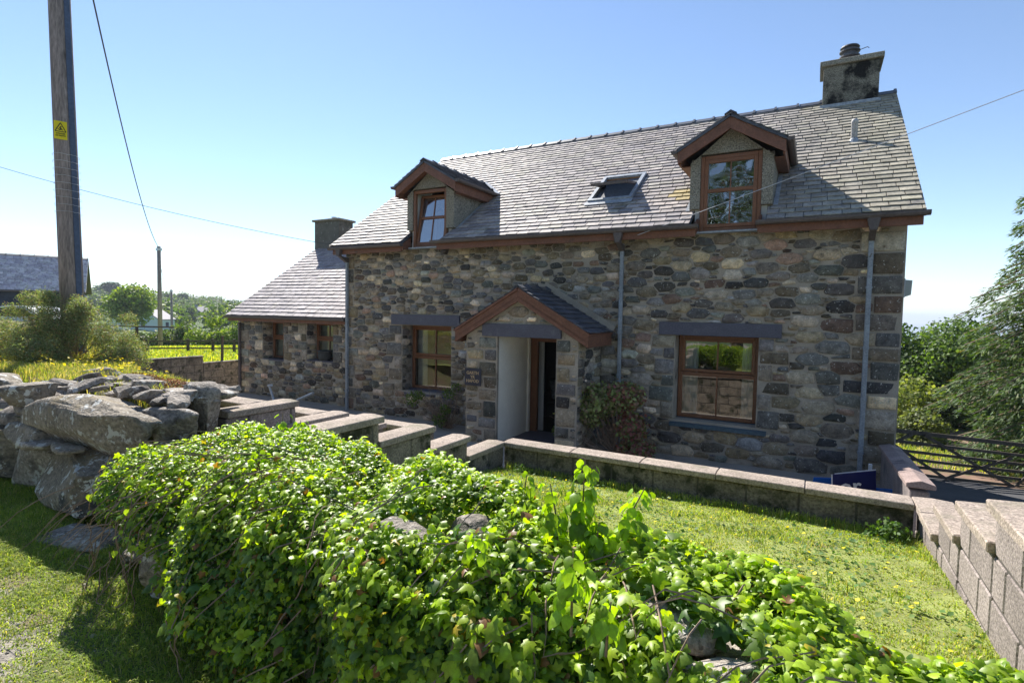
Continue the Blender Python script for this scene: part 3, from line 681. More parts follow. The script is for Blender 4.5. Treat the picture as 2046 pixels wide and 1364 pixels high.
# porch roof
s=.57; Vp=Vector((1,0,s)).normalized(); hw=1.42; zr=.46
for sd in (1,-1):
    Vs=Vector((-sd,0,s)).normalized(); Ns=Vector((sd*s,0,1)).normalized(); O=Vector((pc_+sd*hw,8.72,zr-hw*s)); L_=hw/abs(Vs.x)
    slates(SLT,O,(0,1,0),Vs,Ns,1.26,L_,.165,.27,parent=porch,rg=random.Random(31),cols=[(.10,.10,.12),(.08,.085,.10),(.12,.115,.125)],thick=.013)
    MB().prism([O,O+Vs*L_,O+Vs*L_+Vector((0,1.27,0)),O+Vector((0,1.27,0))],-Ns*.04).build('roof_deck',m_timber,porch)
    a=Vector((pc_,8.745,zr-.045)); b=Vector((pc_+sd*(hw-.03),8.745,zr-.045-(hw-.03)*s)); dn=Vector((0,0,-.21))
    MB().prism([a,b,b+dn,a+dn],(0,.035,0)).build('barge_board',m_timber,porch,bevel=.004)
    MB().prism([a+dn*.55,b+dn*.55,b+dn*.55+Vector((0,.1,0)),a+dn*.55+Vector((0,.1,0))],(0,0,-.012)).build('soffit',m_timber,porch)
    xg=pc_+sd*(hw-.03); MB().box(min(xg,xg-sd*.03),max(xg,xg-sd*.03),8.782,9.98,zr-.045-(hw-.03)*s-.205,zr-.05-(hw-.03)*s).build('fascia_board',m_timber,porch)
    # mortar fillet at the wall
    MB().prism([(pc_,9.99,zr+.02),(pc_+sd*hw,9.99,zr+.02-hw*s),(pc_+sd*(hw+.05),9.99,zr+.12-hw*s),(pc_,9.99,zr+.16)],(0,-.035,0)).build('mortar_fillet',m_mortar,porch)
ridge((pc_,8.71,zr+.035),(0,1,0),(Vp.x,0,-Vp.z),(-Vp.x,0,-Vp.z),1.27,porch,seg=.42,w=.12)

# ---- lower wing (left)
EX0,EX1=-15.15,XL; EY=10.25; EZ=-.36
W1=(-14.03,-13.12,-1.47,EZ); W2=(-12.17,-11.15,-1.40,EZ)
ew=MB(); gridwall((EX0,EX1-.01),(G-.3,EZ),[W1,W2],EY,EY+.5,ew)
wing=ew.build('wing_wall',m_mortar,cot)
eq=[];z=G+.02;k=0
while z<EZ-.1:
    h=min(rq.uniform(.18,.3),EZ-.01-z); a=.5 if k%2 else .28; eq.append((EX0+.01,EX0+a,z,z+h-.012)); z+=h;k+=1
for H in (W1,W2):
    z=H[2];k=0
    while z<H[3]-.08:
        h=min(rq.uniform(.2,.3),H[3]-z)
        for sd in (0,1):
            a=.34 if (k+sd)%2 else .2
            eq.append((H[0]-a,H[0]-.005,z,z+h-.012) if sd==0 else (H[1]+.005,H[1]+a,z,z+h-.012))
        z+=h;k+=1
pp=rubble([(EX0,G),(EX1,G),(EX1,EZ),(EX0,EZ)],[W1,W2],lambda s,t:.105,quoins=eq,seed=17,tries=6000)
lay_stones(pp,(0,EY,0),(1,0,0),(0,0,1),(0,-1,0),wing,seed=7)
MB().prism([(EX0+.45,EY+.5,G-.3),(EX0+.45,16.9,G-.3),(EX0+.45,16.9,-.4),(EX0+.45,13.6,2.0),(EX0+.45,EY+.5,-.2)],(-.448,0,0)).build('gable_wall',m_mortar,cot)
MB().box(EX0,EX1,16.9,17.3,G-.3,-.4).build('rear_wall',m_mortar,cot)
MB().box(EX0+.5,EX1,12.5,12.6,G,-.5).build('inner_wall',m_dark,cot)
for H in (W1,W2):
    wo_=window((H[0]+.01,EY+.33,H[2]+.03),H[1]-H[0]-.02,H[3]-H[2]-.02,cot,midz=.52,curt=False,fr=.06)
    MB().box(H[0]+.02,H[1]-.02,EY+.5,EY+.52,H[2]+.05,H[3]-.05).build('blind',m_lgrey,wo_)
    MB().box(H[0]+.005,H[1]-.005,EY-.01,EY+.33,H[2]-.03,H[2]+.01).build('window_sill',m_lintel,cot)
for H,yy,dd in ((W1,EY,.33),(W2,EY,.33),(H1,YF,.35)):
    pp=rubble([(yy,H[2]),(yy+dd,H[2]),(yy+dd,H[3]),(yy,H[3])],[],lambda s,t:.10,seed=int(-H[0]*10),tries=500)
    lay_stones(pp,(H[0]+.001,0,0),(0,1,0),(0,0,1),(1,0,0),wing if yy==EY else front,seed=5,bulge=.012)
EYE,EZE=9.97,-.225; EYR=13.62; EZR=EZE+.69*(EYR-EYE)
Ve=Vector((0,EYR-EYE,EZR-EZE)); LE=Ve.length; Ve.normalize(); Ne=Vector((0,-Ve.z,Ve.y))
xa,xb=-15.35,XL-.01
er=MB().prism([(xa,EYE,EZE),(xb,EYE,EZE),(xb,EYR,EZR),(xa,EYR,EZR)],-Ne*.05).prism([(xa,EYR,EZR),(xb,EYR,EZR),(xb,17.4,-.35),(xa,17.4,-.35)],(0,-.02,-.04)).build('wing_roof',m_slate_dark,cot)
slates(SLT,(xa,EYE,EZE),(1,0,0),Ve,Ne,xb-xa,LE,.185,.27,parent=er,rg=random.Random(41),cols=[(.33,.295,.30),(.30,.265,.275),(.36,.32,.315)])
ridge((xa,EYR,EZR+.03),(1,0,0),-Ve,(0,Ve.y,-Ve.z),xb-xa,er,seg=.5)
MB().box(xa+.04,xb,10.02,10.05,-.385,-.24).build('fascia_board',m_timber,cot)
gutter((xa-.02,9.97,-.235),(xb,9.97,-.235),cot)
pipe(-15.02,10.22,G,-.42,cot,mat=m_gutter)
c_=chimney(-15.38,-14.2,13.3,13.95,1.6,3.02,M('weathered_chimney_render',(.14,.135,.115),.95,.25,3,.6,60,blot=(((.3,.3,.27),7,.6,.05),((.06,.06,.05),3,.55,.15))),cot,cap=.07)
MB().lathe((-14.75,13.6,3.07),[(.09,0),(.09,.12),(.1,.13),(.0,.14)],10).build('chimney_pot',m_galv,c_)
# clothes of small fixtures on the walls
pn=empty('name_plaque',(-5.765,py-.02,-1.43),'dark slate name plaque with gold letters beside the porch opening','sign')
MB().box(-5.95,-5.58,py-.055,py-.03,-1.43,-1.10).build('plaque_panel',M('plaque_slate',(.045,.045,.06),.5),pn,bevel=.004)
def text(s,size,loc,rot,mat,name,parent,bold=0,ext=.002):
    cu=bpy.data.curves.new('t','FONT'); cu.body=s; cu.size=size; cu.align_x='CENTER'; cu.align_y='CENTER'; cu.extrude=ext; cu.offset=bold; cu.space_line=1.0; cu.resolution_u=2
    to=bpy.data.objects.new('t',cu); COL.objects.link(to); bpy.context.view_layer.update()
    me=bpy.data.meshes.new_from_object(to.evaluated_get(bpy.context.evaluated_depsgraph_get())); bpy.data.objects.remove(to)
    me.materials.clear(); me.materials.append(mat); o=bpy.data.objects.new(name,me); COL.objects.link(o); o.rotation_euler=rot
    o.location=Vector(loc)
    if parent: o.parent=parent; o.location=Vector(loc)-wloc(parent)
    return o
for i,s_ in enumerate(('GARTH','YR','HAFOD')): text(s_,.085,(-5.765,py-.0575,-1.185-.078*i),(R(90),0,0),m_gold,'lettering',pn,.0015)
wl=empty('wall_light',(1.2,10.15,.33),'small pale box lamp fixed high on the right corner of the cottage','lamp')
MB().box(1.15,1.17,10.08,10.24,.33,.62).build('back_plate',m_galv,wl); MB().prism([(1.17,10.10,.34),(1.17,10.10,.60),(1.26,10.10,.59),(1.25,10.10,.37)],(0,.13,0)).build('lamp_cover',m_lgrey,wl,bevel=.005)
pt=empty('plant_pot',(-11.7,EY+.12,-1.39),'dark stone pot standing on the sill of the right wing window','pot')
MB().lathe((-11.62,EY+.14,-1.395),[(.0,0),(.13,0),(.17,.05),(.19,.15),(.18,.24),(.20,.25),(.20,.28),(.17,.28),(.16,.22),(0,.2)],18).build('pot',m_pot,pt,smooth=True)
# interior seat seen through the door
ac=empty('armchair',(-5.2,11.9,G),'dark armchair with patterned cushion inside the open doorway','chair')
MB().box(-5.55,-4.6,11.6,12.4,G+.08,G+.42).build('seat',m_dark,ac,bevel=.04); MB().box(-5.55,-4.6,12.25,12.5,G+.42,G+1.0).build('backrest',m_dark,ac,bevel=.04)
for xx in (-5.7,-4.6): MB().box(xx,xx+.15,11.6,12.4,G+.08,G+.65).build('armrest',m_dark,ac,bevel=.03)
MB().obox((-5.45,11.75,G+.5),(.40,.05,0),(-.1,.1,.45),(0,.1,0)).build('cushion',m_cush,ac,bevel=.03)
flush(STONES,'stone',m_stone,300,True,'stone'); STONES=[]
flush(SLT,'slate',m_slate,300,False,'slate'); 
# ================================================================ GROUND
def sheet(name,x0,x1,y0,y1,hf,step,mat):
    nx=max(2,int((x1-x0)/step)+1); ny=max(2,int((y1-y0)/step)+1)
    X,Y=np.meshgrid(np.linspace(x0,x1,nx),np.linspace(y0,y1,ny)); Z=hf(X,Y)
    V=np.stack([X,Y,Z],-1).reshape(-1,3); i=np.arange(nx*ny).reshape(ny,nx)
    a,b,c,d=i[:-1,:-1].ravel(),i[:-1,1:].ravel(),i[1:,1:].ravel(),i[1:,:-1].ravel()
    F=np.concatenate([np.stack([a,b,c],1),np.stack([a,c,d],1)]); o=tri_mesh(name,V,F,mat,smooth=True); return tag(o,kind='structure')
def wob(X,Y,s,a,seed=1): return (vnoise(np.stack([X.ravel(),Y.ravel(),0*X.ravel()],1),s,seed)*a).reshape(X.shape)
def h_lane(X,Y): return -1.62+wob(X,Y,1.3,.012)+wob(X,Y,6,.006,2)
sheet('lane',-40,14,-30,2.0,h_lane,.25,m_gravel)
vx=np.linspace(-40,2.0,420); VB=[];
for x_ in vx:
    e_=float(np.interp(x_,[-7,-4.5,-3.6,-2.9,-2.3,-1.5],[1.0,1.12,1.12,1.02,.85,.5]))+.12*math.sin(x_*3.1)+.08*math.sin(x_*7.7+1)+.06*math.sin(x_*17)+.04*math.sin(x_*41)
    for k_ in range(14): VB.append((x_,e_+(2.0-e_)*k_/13))
VB=np.array(VB); VZ=h_lane(VB[:,0],VB[:,1])+.004; i_=np.arange(420*14).reshape(420,14); a_,b_,c_,d_=i_[:-1,:-1].ravel(),i_[1:,:-1].ravel(),i_[1:,1:].ravel(),i_[:-1,1:].ravel()
vedge=lambda q_: np.interp(q_,[-7,-4.5,-3.6,-2.9,-2.3,-1.5],[1.0,1.12,1.12,1.02,.85,.5])+.12*np.sin(q_*3.1)+.08*np.sin(q_*7.7+1)+.06*np.sin(q_*17)+.04*np.sin(q_*41)
tag(tri_mesh('verge',np.column_stack([VB,VZ]),np.concatenate([np.stack([a_,b_,c_],1),np.stack([a_,c_,d_],1)]),m_verge,smooth=True),kind='structure')
def h_lawn(X,Y):
    return np.interp(Y,[1.5,3.4,3.9,4.6,5.6],[-1.6,-1.62,-1.65,-1.72,-1.85])+wob(X,Y,1.1,.02)+wob(X,Y,5,.008,3)
LX=lambda Y:np.interp(Y,[1.5,6],[-3.2,-3.1])
sheet('lawn',-3.14,.86,1.6,5.62,h_lawn,.08,m_soil)
sheet('garden_path',-22,1.1,5.7,10.4,lambda X,Y:np.full_like(X,G)+wob(X,Y,.7,.006),.5,m_paving)
sheet('patio',-22,-15.0,10.2,18,lambda X,Y:np.full_like(X,G-.012),.7,m_paving)
sheet('stair_flight_base',-4.4,-3.1,2.6,5.75,lambda X,Y:np.interp(Y,[2.6,5.75],[-1.6,-2.5]),.3,m_gravel)
st=empty('garden_steps',(-3.8,4.2,-2.5),'concrete steps running down between the two stepped garden walls','steps')
for i in range(6): MB().box(-4.36,-3.4,5.7-.5*(i+1),5.7-.5*i+.02,-2.6,-2.42+.15*i).build('step',m_coping,st,bevel=.01)
sheet('upper_bed',-9,-4.55,2.75,3.45,lambda X,Y:-1.03+wob(X,Y,2,.02),.15,m_soil)
sheet('middle_bed',-16,-4.55,3.4,4.25,lambda X,Y:-1.5+wob(X,Y,2,.02),.3,m_soil)
sheet('lower_bed',-16,-4.55,4.2,5.8,lambda X,Y:-1.85+wob(X,Y,2,.02),.3,m_soil)
def h_drive(X,Y): return np.interp(Y,[2,6,10,17,24],[-2.4,-2.75,-3.15,-4.02,-4.5])-.03*(X-1)
sheet('driveway',1.06,14,1.5,17.9,h_drive,.5,m_tarmac)
def h_bey(X,Y): return h_drive(X,Y)+.004+.10*np.clip(Y-17.6,0,50)*0
sheet('gravel_track',.9,30,17.9,40,lambda X,Y:np.interp(Y,[17.9,21,40],[-4.1,-4.3,-5.6])-.03*(X-1),.8,m_pink)
EDGE=[(-4.45,2.75),(-5.2,3.12),(-6.07,3.3),(-8.0,3.8),(-9.3,4.2),(-12,5.2),(-16,6.8),(-22,8.4),(-34,10)]
def bank_edge(X): e=np.array(EDGE)[::-1]; return np.interp(X,e[:,0],e[:,1])
def h_bank(X,Y):
    top=-.80+wob(X,Y,.9,.03)+.012*np.clip(-X-9,0,12)
    d=Y-bank_edge(X); top=top-.22*np.clip((2.55-Y)/.2,0,1); return top-np.clip(d,0,None)*1.9-.0*(X)
sheet('grass_bank',-34,-4.72,2.05,13,lambda X,Y:np.maximum(h_bank(X,Y),-2.75),.14,m_banks)
def h_past(X,Y):
    rr=np.hypot(X,Y); return np.interp(rr,[17,22,36,50,66],[-1.88,-2.0,-2.3,-3.2,-8.0])+wob(X,Y,.35,.05)
sheet('pasture',-62,-16.54,2,58,h_past,.5,m_field)
# far terrain in rings
az=np.radians(np.arange(-180,180.01,.5)); rr=np.geomspace(15,9000,90)
AZ,RR=np.meshgrid(az,rr); AD=np.degrees(AZ)
HT=np.interp(AD,[-100,-85,-75,-67,-61,-56,-50,-40],[14,17,13,10,4.5,.3,-7,-14])
Z=np.zeros_like(AZ)
for j in range(AZ.shape[1]):
    ht=HT[0,j]; a=AD[0,j]
    if -110<a<=-45: xs_,ys_=[15,60,140,280,460,800,1500,9000],[-6.5,-6.5,-5,-6,ht,ht-10,-70,-90]
    elif -45<a<95: xs_,ys_=[15,30,60,140,500,900,9000],[-4.9,-5.6,-7,-14,-45,-75,-90]
    else: xs_,ys_=[15,60,400,1500,9000],[-2.2,-2.2,-3,-70,-90]
    Z[:,j]=np.interp(RR[:,j],xs_,ys_)
Z+=52+0*Z if False else 0
Z+= (48+72)*np.exp(-np.abs((AD+58.6)/2.0)**2.6)*np.exp(-((RR-2600)/400)**2)
Z+= np.where(RR>90,.5*np.sin(RR/37+AD)*np.cos(AD*.9),0)
V=np.stack([RR*np.sin(AZ),RR*np.cos(AZ),Z],-1).reshape(-1,3); ny,nx=AZ.shape; i=np.arange(nx*ny).reshape(ny,nx)
a,b,c,d=i[:-1,:-1].ravel(),i[:-1,1:].ravel(),i[1:,1:].ravel(),i[1:,:-1].ravel()
tag(tri_mesh('hillside',V,np.concatenate([np.stack([a,c,b],1),np.stack([a,d,c],1)]),m_hill,smooth=True),kind='structure')
sea=MB(); n=96; sea.add([(math.cos(2*math.pi*k/n)*9500,math.sin(2*math.pi*k/n)*9500,-60) for k in range(n)],[tuple(range(n))]); tag(sea.build('sea',m_water),kind='structure')

# ================================================================ BLOCK WALLS
cache={}
def block_mesh(lx,ly,lz,mat,bev=.006):
    key=(round(lx,3),round(ly,3),round(lz,3),mat.name)
    if key not in cache:
        b=MB().box(-lx/2,lx/2,-ly/2,ly/2,-lz/2,lz/2); me=bpy.data.meshes.new('block'); me.from_pydata(b.v,[],b.f); me.materials.append(mat)
        import bmesh
        bm=bmesh.new(); bm.from_mesh(me); bmesh.ops.bevel(bm,geom=list(bm.edges),offset=bev,segments=1,affect='EDGES'); bm.to_mesh(me); bm.free(); cache[key]=me
    return cache[key]
def place(name,me,c,parent):
    o=bpy.data.objects.new(name,me); COL.objects.link(o); o.parent=parent; o.location=Vector(c)-wloc(parent); return o
def wallrun(par,ax,a0,a1,b0,b1,z0,z1,mat,cop=True,cw=(.035,.035),ct=.065,copl=.6,off=0.0,cmat=None,endov=(.02,.02),rs=None):
    """block wall run: ax 'x' or 'y' is the long axis a0..a1, thickness b0..b1, blocks z0..z1 (top of blocks), coping on top"""
    rs=rs or rq
    core=MB(); e=.008
    (core.box(a0+e,a1-e,b0+e,b1-e,z0,z1-.002) if ax=='x' else core.box(b0+e,b1-e,a0+e,a1-e,z0,z1-.002)); core.build('mortar',m_joint,par)
    z=z1; k=0
    while z>z0+.03:
        h=.215; zc=z-h/2; x=a0-(.22 if (k+off)%2 else 0)
        while x<a1-.02:
            p,q=max(x,a0),min(x+.44,a1)
            if q-p>.03:
                L_=q-p-.009; c=((p+q)/2,(b0+b1)/2,zc) if ax=='x' else ((b0+b1)/2,(p+q)/2,zc)
                place('block',block_mesh(*( (L_,b1-b0,h-.009) if ax=='x' else (b1-b0,L_,h-.009)),mat),c,par)
            x+=.449
        z-=.2245;k+=1
    if cop:
        x=a0-endov[0]; A1=a1+endov[1]; n=max(1,round((A1-x)/copl)); 
        cuts=[x+(A1-x)*i/n+(rs.uniform(-.08,.08) if 0<i<n else 0) for i in range(n+1)]
        for p,q in zip(cuts[:-1],cuts[1:]):
            lz=ct; mb=MB(); jt=rs.uniform(-.006,.006); w0,w1=b0-cw[0]+jt,b1+cw[1]+jt; zz=z1+.004+rs.uniform(0,.004)
            pr=[(w0,zz),(w1,zz),(w1,zz+lz*.86),((w0+w1)/2,zz+lz),(w0,zz+lz*.86)]
            L_=q-p-.007
            if ax=='x': mb.prism([(p,y,z_) for y,z_ in pr],(L_,0,0))
            else: mb.prism([(x_,p,z_) for x_,z_ in pr],(0,L_,0))
            mb.build('coping_stone',cmat or m_coping,par,bevel=.006)
zt=[-1.54,-1.325,-1.11,-.895,-.68]; ct=.065
def W(n,loc,l): return empty(n,loc,l,'wall')
lw=W('garden_wall',(-1.1,5.67,-2.6),'long low block wall with pinkish coping along the far edge of the lawn')
wallrun(lw,'x',-3.20,.80,5.59,5.78,-2.7,zt[0]-ct,m_block_dark,copl=.85,cw=(.04,.03),endov=(0,0),ct=ct)
rw=W('stepped_wall',(.95,4.2,-2.4),'sunlit concrete block wall stepping up along the right side of the lawn')
YR_=[(4.88,5.80),(4.26,4.87),(3.56,4.25),(2.9,3.55),(2.2,2.89)]
for i,(a,b) in enumerate(YR_): wallrun(rw,'y',a,b,.84,1.05,-2.75,zt[i]-ct,m_block,cw=(.04,.04),copl=.62,off=i,endov=(.03,.0),ct=ct)
ls=W('stepped_wall',(-3.27,4.2,-2.5),'concrete block wall stepping down to the house beside the lawn, behind the ivy')
YL_=[(4.80,5.58),(4.15,4.80),(3.43,4.17),(2.70,3.45)]
for i,(a,b) in enumerate(YL_): wallrun(ls,'y',a,b,-3.38,-3.20,-2.75,zt[i]-ct,m_block_dark,cw=(.03,.035),copl=.62,off=i,endov=(.0,.03 if i else 0),ct=ct)
lf=W('stepped_wall',(-4.47,4.2,-2.5),'concrete block wall on the far side of the garden steps')
YM_=[(4.80,5.80),(4.15,4.82),(3.45,4.23),(2.85,3.58)]
for i,(a,b) in enumerate(YM_): wallrun(lf,'y',a,b,-4.59,-4.405,-2.75,zt[i]-ct,m_block_dark if i<3 else m_block,cw=(.03,.035),copl=.62,off=i,endov=(.0,.02),ct=ct)
for (nm,z,y,x0,lab) in (('a',zt[3],3.42,-10.5,'low block wall closing the small grass bed next to the rubble wall'),('b',zt[2],4.19,-10,'second low coped wall below the small grass bed'),('c',zt[0],5.80,-10,'lowest coped garden wall nearest the side wing')):
    t=W('bed_wall',(x0/2-2.2,y-.1,-2.6),lab); wallrun(t,'x',x0,-4.60,y-.21,y-.03,-2.7,z-ct,m_block_dark,cw=(.03,.03),copl=.7,endov=(0,0),ct=ct)
bw=W('boundary_wall',(-16.46,9,-2.5),'dark block wall between the patio and the pasture')
wallrun(bw,'y',4.5,9.95,-16.64,-16.45,-2.6,-1.55,m_block_dark,cw=(.02,.02),ct=.05,copl=.9,cmat=m_block_dark); wallrun(bw,'y',9.96,12.6,-16.64,-16.45,-2.6,-1.76,m_block_dark,cw=(.02,.02),ct=.05,copl=.9,cmat=m_block_dark)
# drive wall at the right corner of the house
dw=empty('drive_wall',(1.0,8.2,-3.5),'pink capped rendered wall end running from the right corner of the cottage','wall')
m_pinkr=M('pink_render',(.23,.195,.185),.95,.2,3,.5,90,fine=.4,blot=(((.1,.095,.1),2,.56,.15),))
m_pinkc=M('pink_capping',(.29,.22,.20),.95,.2,3,.4,70,fine=.35,blot=(((.14,.11,.11),2.5,.58,.12),))
P=[(.93,6.85,-1.70),(1.10,6.85,-1.70),(1.17,9.93,-1.95),(.97,9.93,-1.95)]
b=MB(); b.add([(x,y,-4) for x,y,z in P]+[(x,y,z-.06) for x,y,z in P],[(3,2,1,0),(4,5,6,7),(0,1,5,4),(1,2,6,5),(2,3,7,6),(3,0,4,7)]); b.build('wall_body',m_pinkr,dw,bevel=.01)
Q=[(.89,6.80,-1.66),(1.14,6.80,-1.66),(1.20,9.93,-1.91),(.93,9.93,-1.91)]
def lp(t,s): 
    a=[Q[0][i]+(Q[3][i]-Q[0][i])*t for i in range(3)]; c=[Q[1][i]+(Q[2][i]-Q[1][i])*t for i in range(3)]; return [a[i]+(c[i]-a[i])*s for i in range(3)]
for k in range(5):
    t0,t1=k/5,(k+1)/5-.002; vs=[]
    for t in (t0,t1):
        for s_,dz in ((0,-.06),(1,-.06),(1,-.015),(.5,.02),(0,-.015)): p=lp(t,s_); vs.append((p[0],p[1],p[2]+dz))
    MB().add(vs,[(0,1,2,3,4),(9,8,7,6,5)]+[(i,5+i,5+(i+1)%5,(i+1)%5) for i in range(5)]).build('coping_stone',m_pinkc,dw,bevel=.005)
# ================================================================ ROCKS
import bmesh
def rock(name,c,half,mat,parent,sub=2,seed=0,cuts=9,rot=0,rough=.05,tilt=0,dmin=.5):
    rg=np.random.default_rng(seed); bm=bmesh.new(); bmesh.ops.create_icosphere(bm,subdivisions=sub,radius=1)
    P=np.array([v.co[:] for v in bm.verts]); P=np.sign(P)*np.abs(P)**.5; P=P/np.abs(P).max()
    for k in range(cuts):
        n=rg.normal(size=3); n/=np.linalg.norm(n); d=rg.uniform(dmin,.92); s_=P@n-d; P=P-np.where(s_>0,s_,0)[:,None]*n
    P+=vnoise(P,2.2,seed)[:,None]*rough*norm(P)+vnoise(P,7,seed+1)[:,None]*rough*.45*norm(P)-np.abs(vnoise(P,11,seed+2))[:,None]*rough*.5*norm(P)+vnoise(P,26,seed+3)[:,None]*rough*.16*norm(P)
    P=P*np.array(half); M_=(Matrix.Rotation(rot,3,'Z')@Matrix.Rotation(tilt,3,'Y')); P=P@np.array(M_).T
    for v,p in zip(bm.verts,P): v.co=p
    me=bpy.data.meshes.new(name); bm.to_mesh(me); bm.free(); me.materials.append(mat)
    me.polygons.foreach_set('use_smooth',[sub>2]*len(me.polygons))
    o=bpy.data.objects.new(name,me); COL.objects.link(o)
    if parent: o.parent=parent; o.location=Vector(c)-wloc(parent)
    else: o.location=c
    return o
dsw=empty('dry_stone_wall',(-5.6,2.3,-1.62),'dry stone wall of big lichen covered boulders holding back the flowery bank','wall')
rock('boulder',(-5.14,2.16,-.955),(.93,.22,.245),m_boulder,dsw,5,31,9,0,.07,-.10,.72)
rock('boulder',(-4.95,2.10,-1.36),(.62,.26,.28),m_boulder,dsw,5,18,8,-.05,.06,-.04,.72)
rock('boulder',(-4.36,2.42,-.93),(.28,.2,.14),m_boulder2,dsw,4,12,9,.1,.08)
for i,(x,y,z,a,b_,c_,rt) in enumerate([(-6.15,2.2,-.93,.3,.3,.17,.2),(-6.05,2.1,-.80,.22,.2,.1,.4),(-6.5,2.25,-1.0,.3,.25,.15,0),(-5.85,2.05,-1.13,.34,.2,.12,0),(-5.45,1.98,-1.14,.22,.12,.05,.1),(-5.1,1.98,-1.13,.25,.1,.04,-.1),(-5.95,2.15,-1.42,.36,.25,.2,.3),(-6.4,2.1,-1.35,.4,.3,.25,.1),(-7.0,2.2,-1.2,.4,.3,.35,.2),(-7.2,2.2,-.85,.35,.3,.14,0),(-7.9,2.3,-1.1,.5,.3,.45,0),(-4.15,2.3,-1.3,.3,.2,.3,.2),(-3.9,2.5,-1.2,.2,.2,.2,.2),(-6.4,2.6,-.80,.45,.2,.05,0),(-5.6,2.75,-.76,.4,.16,.05,.1)]):
    rock('boulder',(x,y,z),(a,b_,c_),m_boulder if i%2 else m_boulder2,dsw,3,40+i,8,rt,.07)
rg=random.Random(77)
for i in range(60):
    x=rg.uniform(-6.4,-4.3); y=rg.uniform(2.4,3.0) if x>-5.6 else rg.uniform(2.35,2.9); sz=rg.uniform(.04,.105)
    rock('stone',(x,y,-.80+sz*.25+rg.uniform(0,.05)),(sz*rg.uniform(1.2,2.2),sz,sz*rg.uniform(.4,.7)),m_boulder2,dsw,2,100+i,8,rg.uniform(0,3),.06,rg.uniform(-.3,.3))
rock('boulder',(-6.8,3.0,-.72),(.3,.12,.05),m_boulder2,dsw,3,71,8,.2,.06)
MB().box(-8.6,-4.75,2.45,2.74,-1.65,-.88).build('wall_core',m_soil,dsw)
up=rock('standing_stone',(-4.50,2.72,-.92),(.21,.13,.29),m_boulder2,None,4,5,7,.15,.05); tag(up,'upright round topped pale lichened stone at the right end of the boulder wall','stone')
tag(rock('stone_slab',(-4.34,1.80,-1.605),(.32,.19,.03),m_boulder2,None,3,9,5,.25,.03),'flat stone slab lying in the grass below the lichened boulders','stone slab')
# ivy covered wall
ivw=empty('ivy_wall',(-1.6,1.9,-1.62),'low rubble field wall buried under the ivy in the foreground','wall')
XT=[-4.1,-3.8,-3.3,-1.3,-.15,.3,.9,1.4]; ZTp=[-1.25,-.98,-.86,-.87,-1.0,-1.1,-1.2,-1.25]
def ztop(x): return np.interp(x,XT,ZTp)
def yfar(x): return np.interp(x,[-3.9,-3.2,-1.5,.5],[2.62,2.66,2.36,2.2])
def ynear(x): return np.interp(x,[-3.9,-3.0,-1.5,.5],[1.62,1.44,1.34,1.42])
k=0
for row,zc in enumerate((-1.5,-1.3,-1.16)):
    x=-3.75
    while x<1.3:
        L_=rg.uniform(.3,.6)
        for yy in (0,1):
            y=ynear(x)+.30 if yy==0 else yfar(x)-.32
            if zc+.1<ztop(x+L_/2): rock('stone',(x+L_/2,y+.06*row*(1 if yy==0 else -1),zc),(L_/2+.02,.22,.14),m_boulder2 if rg.random()<.5 else m_boulder,ivw,2,200+k,8,rg.uniform(-.1,.1),.06); k+=1
        x+=L_
for i,(x,y,dz,a,b_,c_) in enumerate([(-1.42,1.66,-.02,.15,.08,.035),(-1.2,1.84,-.02,.11,.1,.05),(-2.7,1.75,-.02,.16,.09,.04),(-.2,1.62,-.06,.12,.1,.07),(.0,1.52,-.10,.13,.11,.07),(.34,1.74,.02,.30,.15,.05),(.78,1.85,.0,.2,.12,.05),(-.35,1.78,-.02,.14,.1,.05),(.05,1.42,-.16,.14,.1,.1),(.55,1.55,-.08,.2,.13,.07),(-3.0,1.56,-.5,.2,.1,.14),(-2.3,1.50,-.55,.2,.1,.12)]):
    rock('stone',(x,y,ztop(x)+dz),(a,b_,c_),m_boulder2,ivw,3,300+i,8,rg.uniform(-.4,.4),.06)
MB().prism([(-3.6,1.75,-1.7),(-3.6,2.4,-1.7),(-3.6,2.3,-1.02),(-3.6,1.85,-1.02)],(4.9,0,-.18)).build('wall_core',m_soil,ivw)

# ================================================================ IVY
ivy=empty('ivy',(-1.6,1.9,-1.62),'glossy ivy spilling over the field wall across the foreground','ivy')
def ivsurf(x,q):
    yn,yf,zt_=ynear(x),yfar(x),ztop(x)
    bump=-.015+.05*np.sin(x*5.3+q*4)+.035*np.sin(x*11+q*9+1)+.03*np.sin(q*17+x*3)
    # q: 0 near base -> .38 near top edge -> .8 far top edge -> 1 far base
    Y=np.interp(q,[0,.2,.38,.48,.78,.88,1],[0,.02,.12,.25,.85,.97,1.0])
    Zf=np.interp(q,[0,.2,.38,.48,.78,.88,1],[0,.42,.82,.97,1.0,.88,.35])
    y=yn+(yf-yn)*Y; z=-1.62+(zt_+1.62)*Zf
    ny=np.interp(q,[0,.3,.5,.76,.9,1],[-1,-.9,-.25,.1,.8,1]); nz=np.interp(q,[0,.3,.5,.76,.9,1],[.12,.35,1,1,.6,.2])
    N_=norm(np.stack([0*ny,ny,nz],-1)); P=np.stack([x,y,z],-1)+N_*bump[...,None]; return P,N_
n=92000
x=RNG.uniform(-3.85,1.35,n); q=RNG.uniform(0.02,1,n)**.95
P,Nv=ivsurf(x,q)
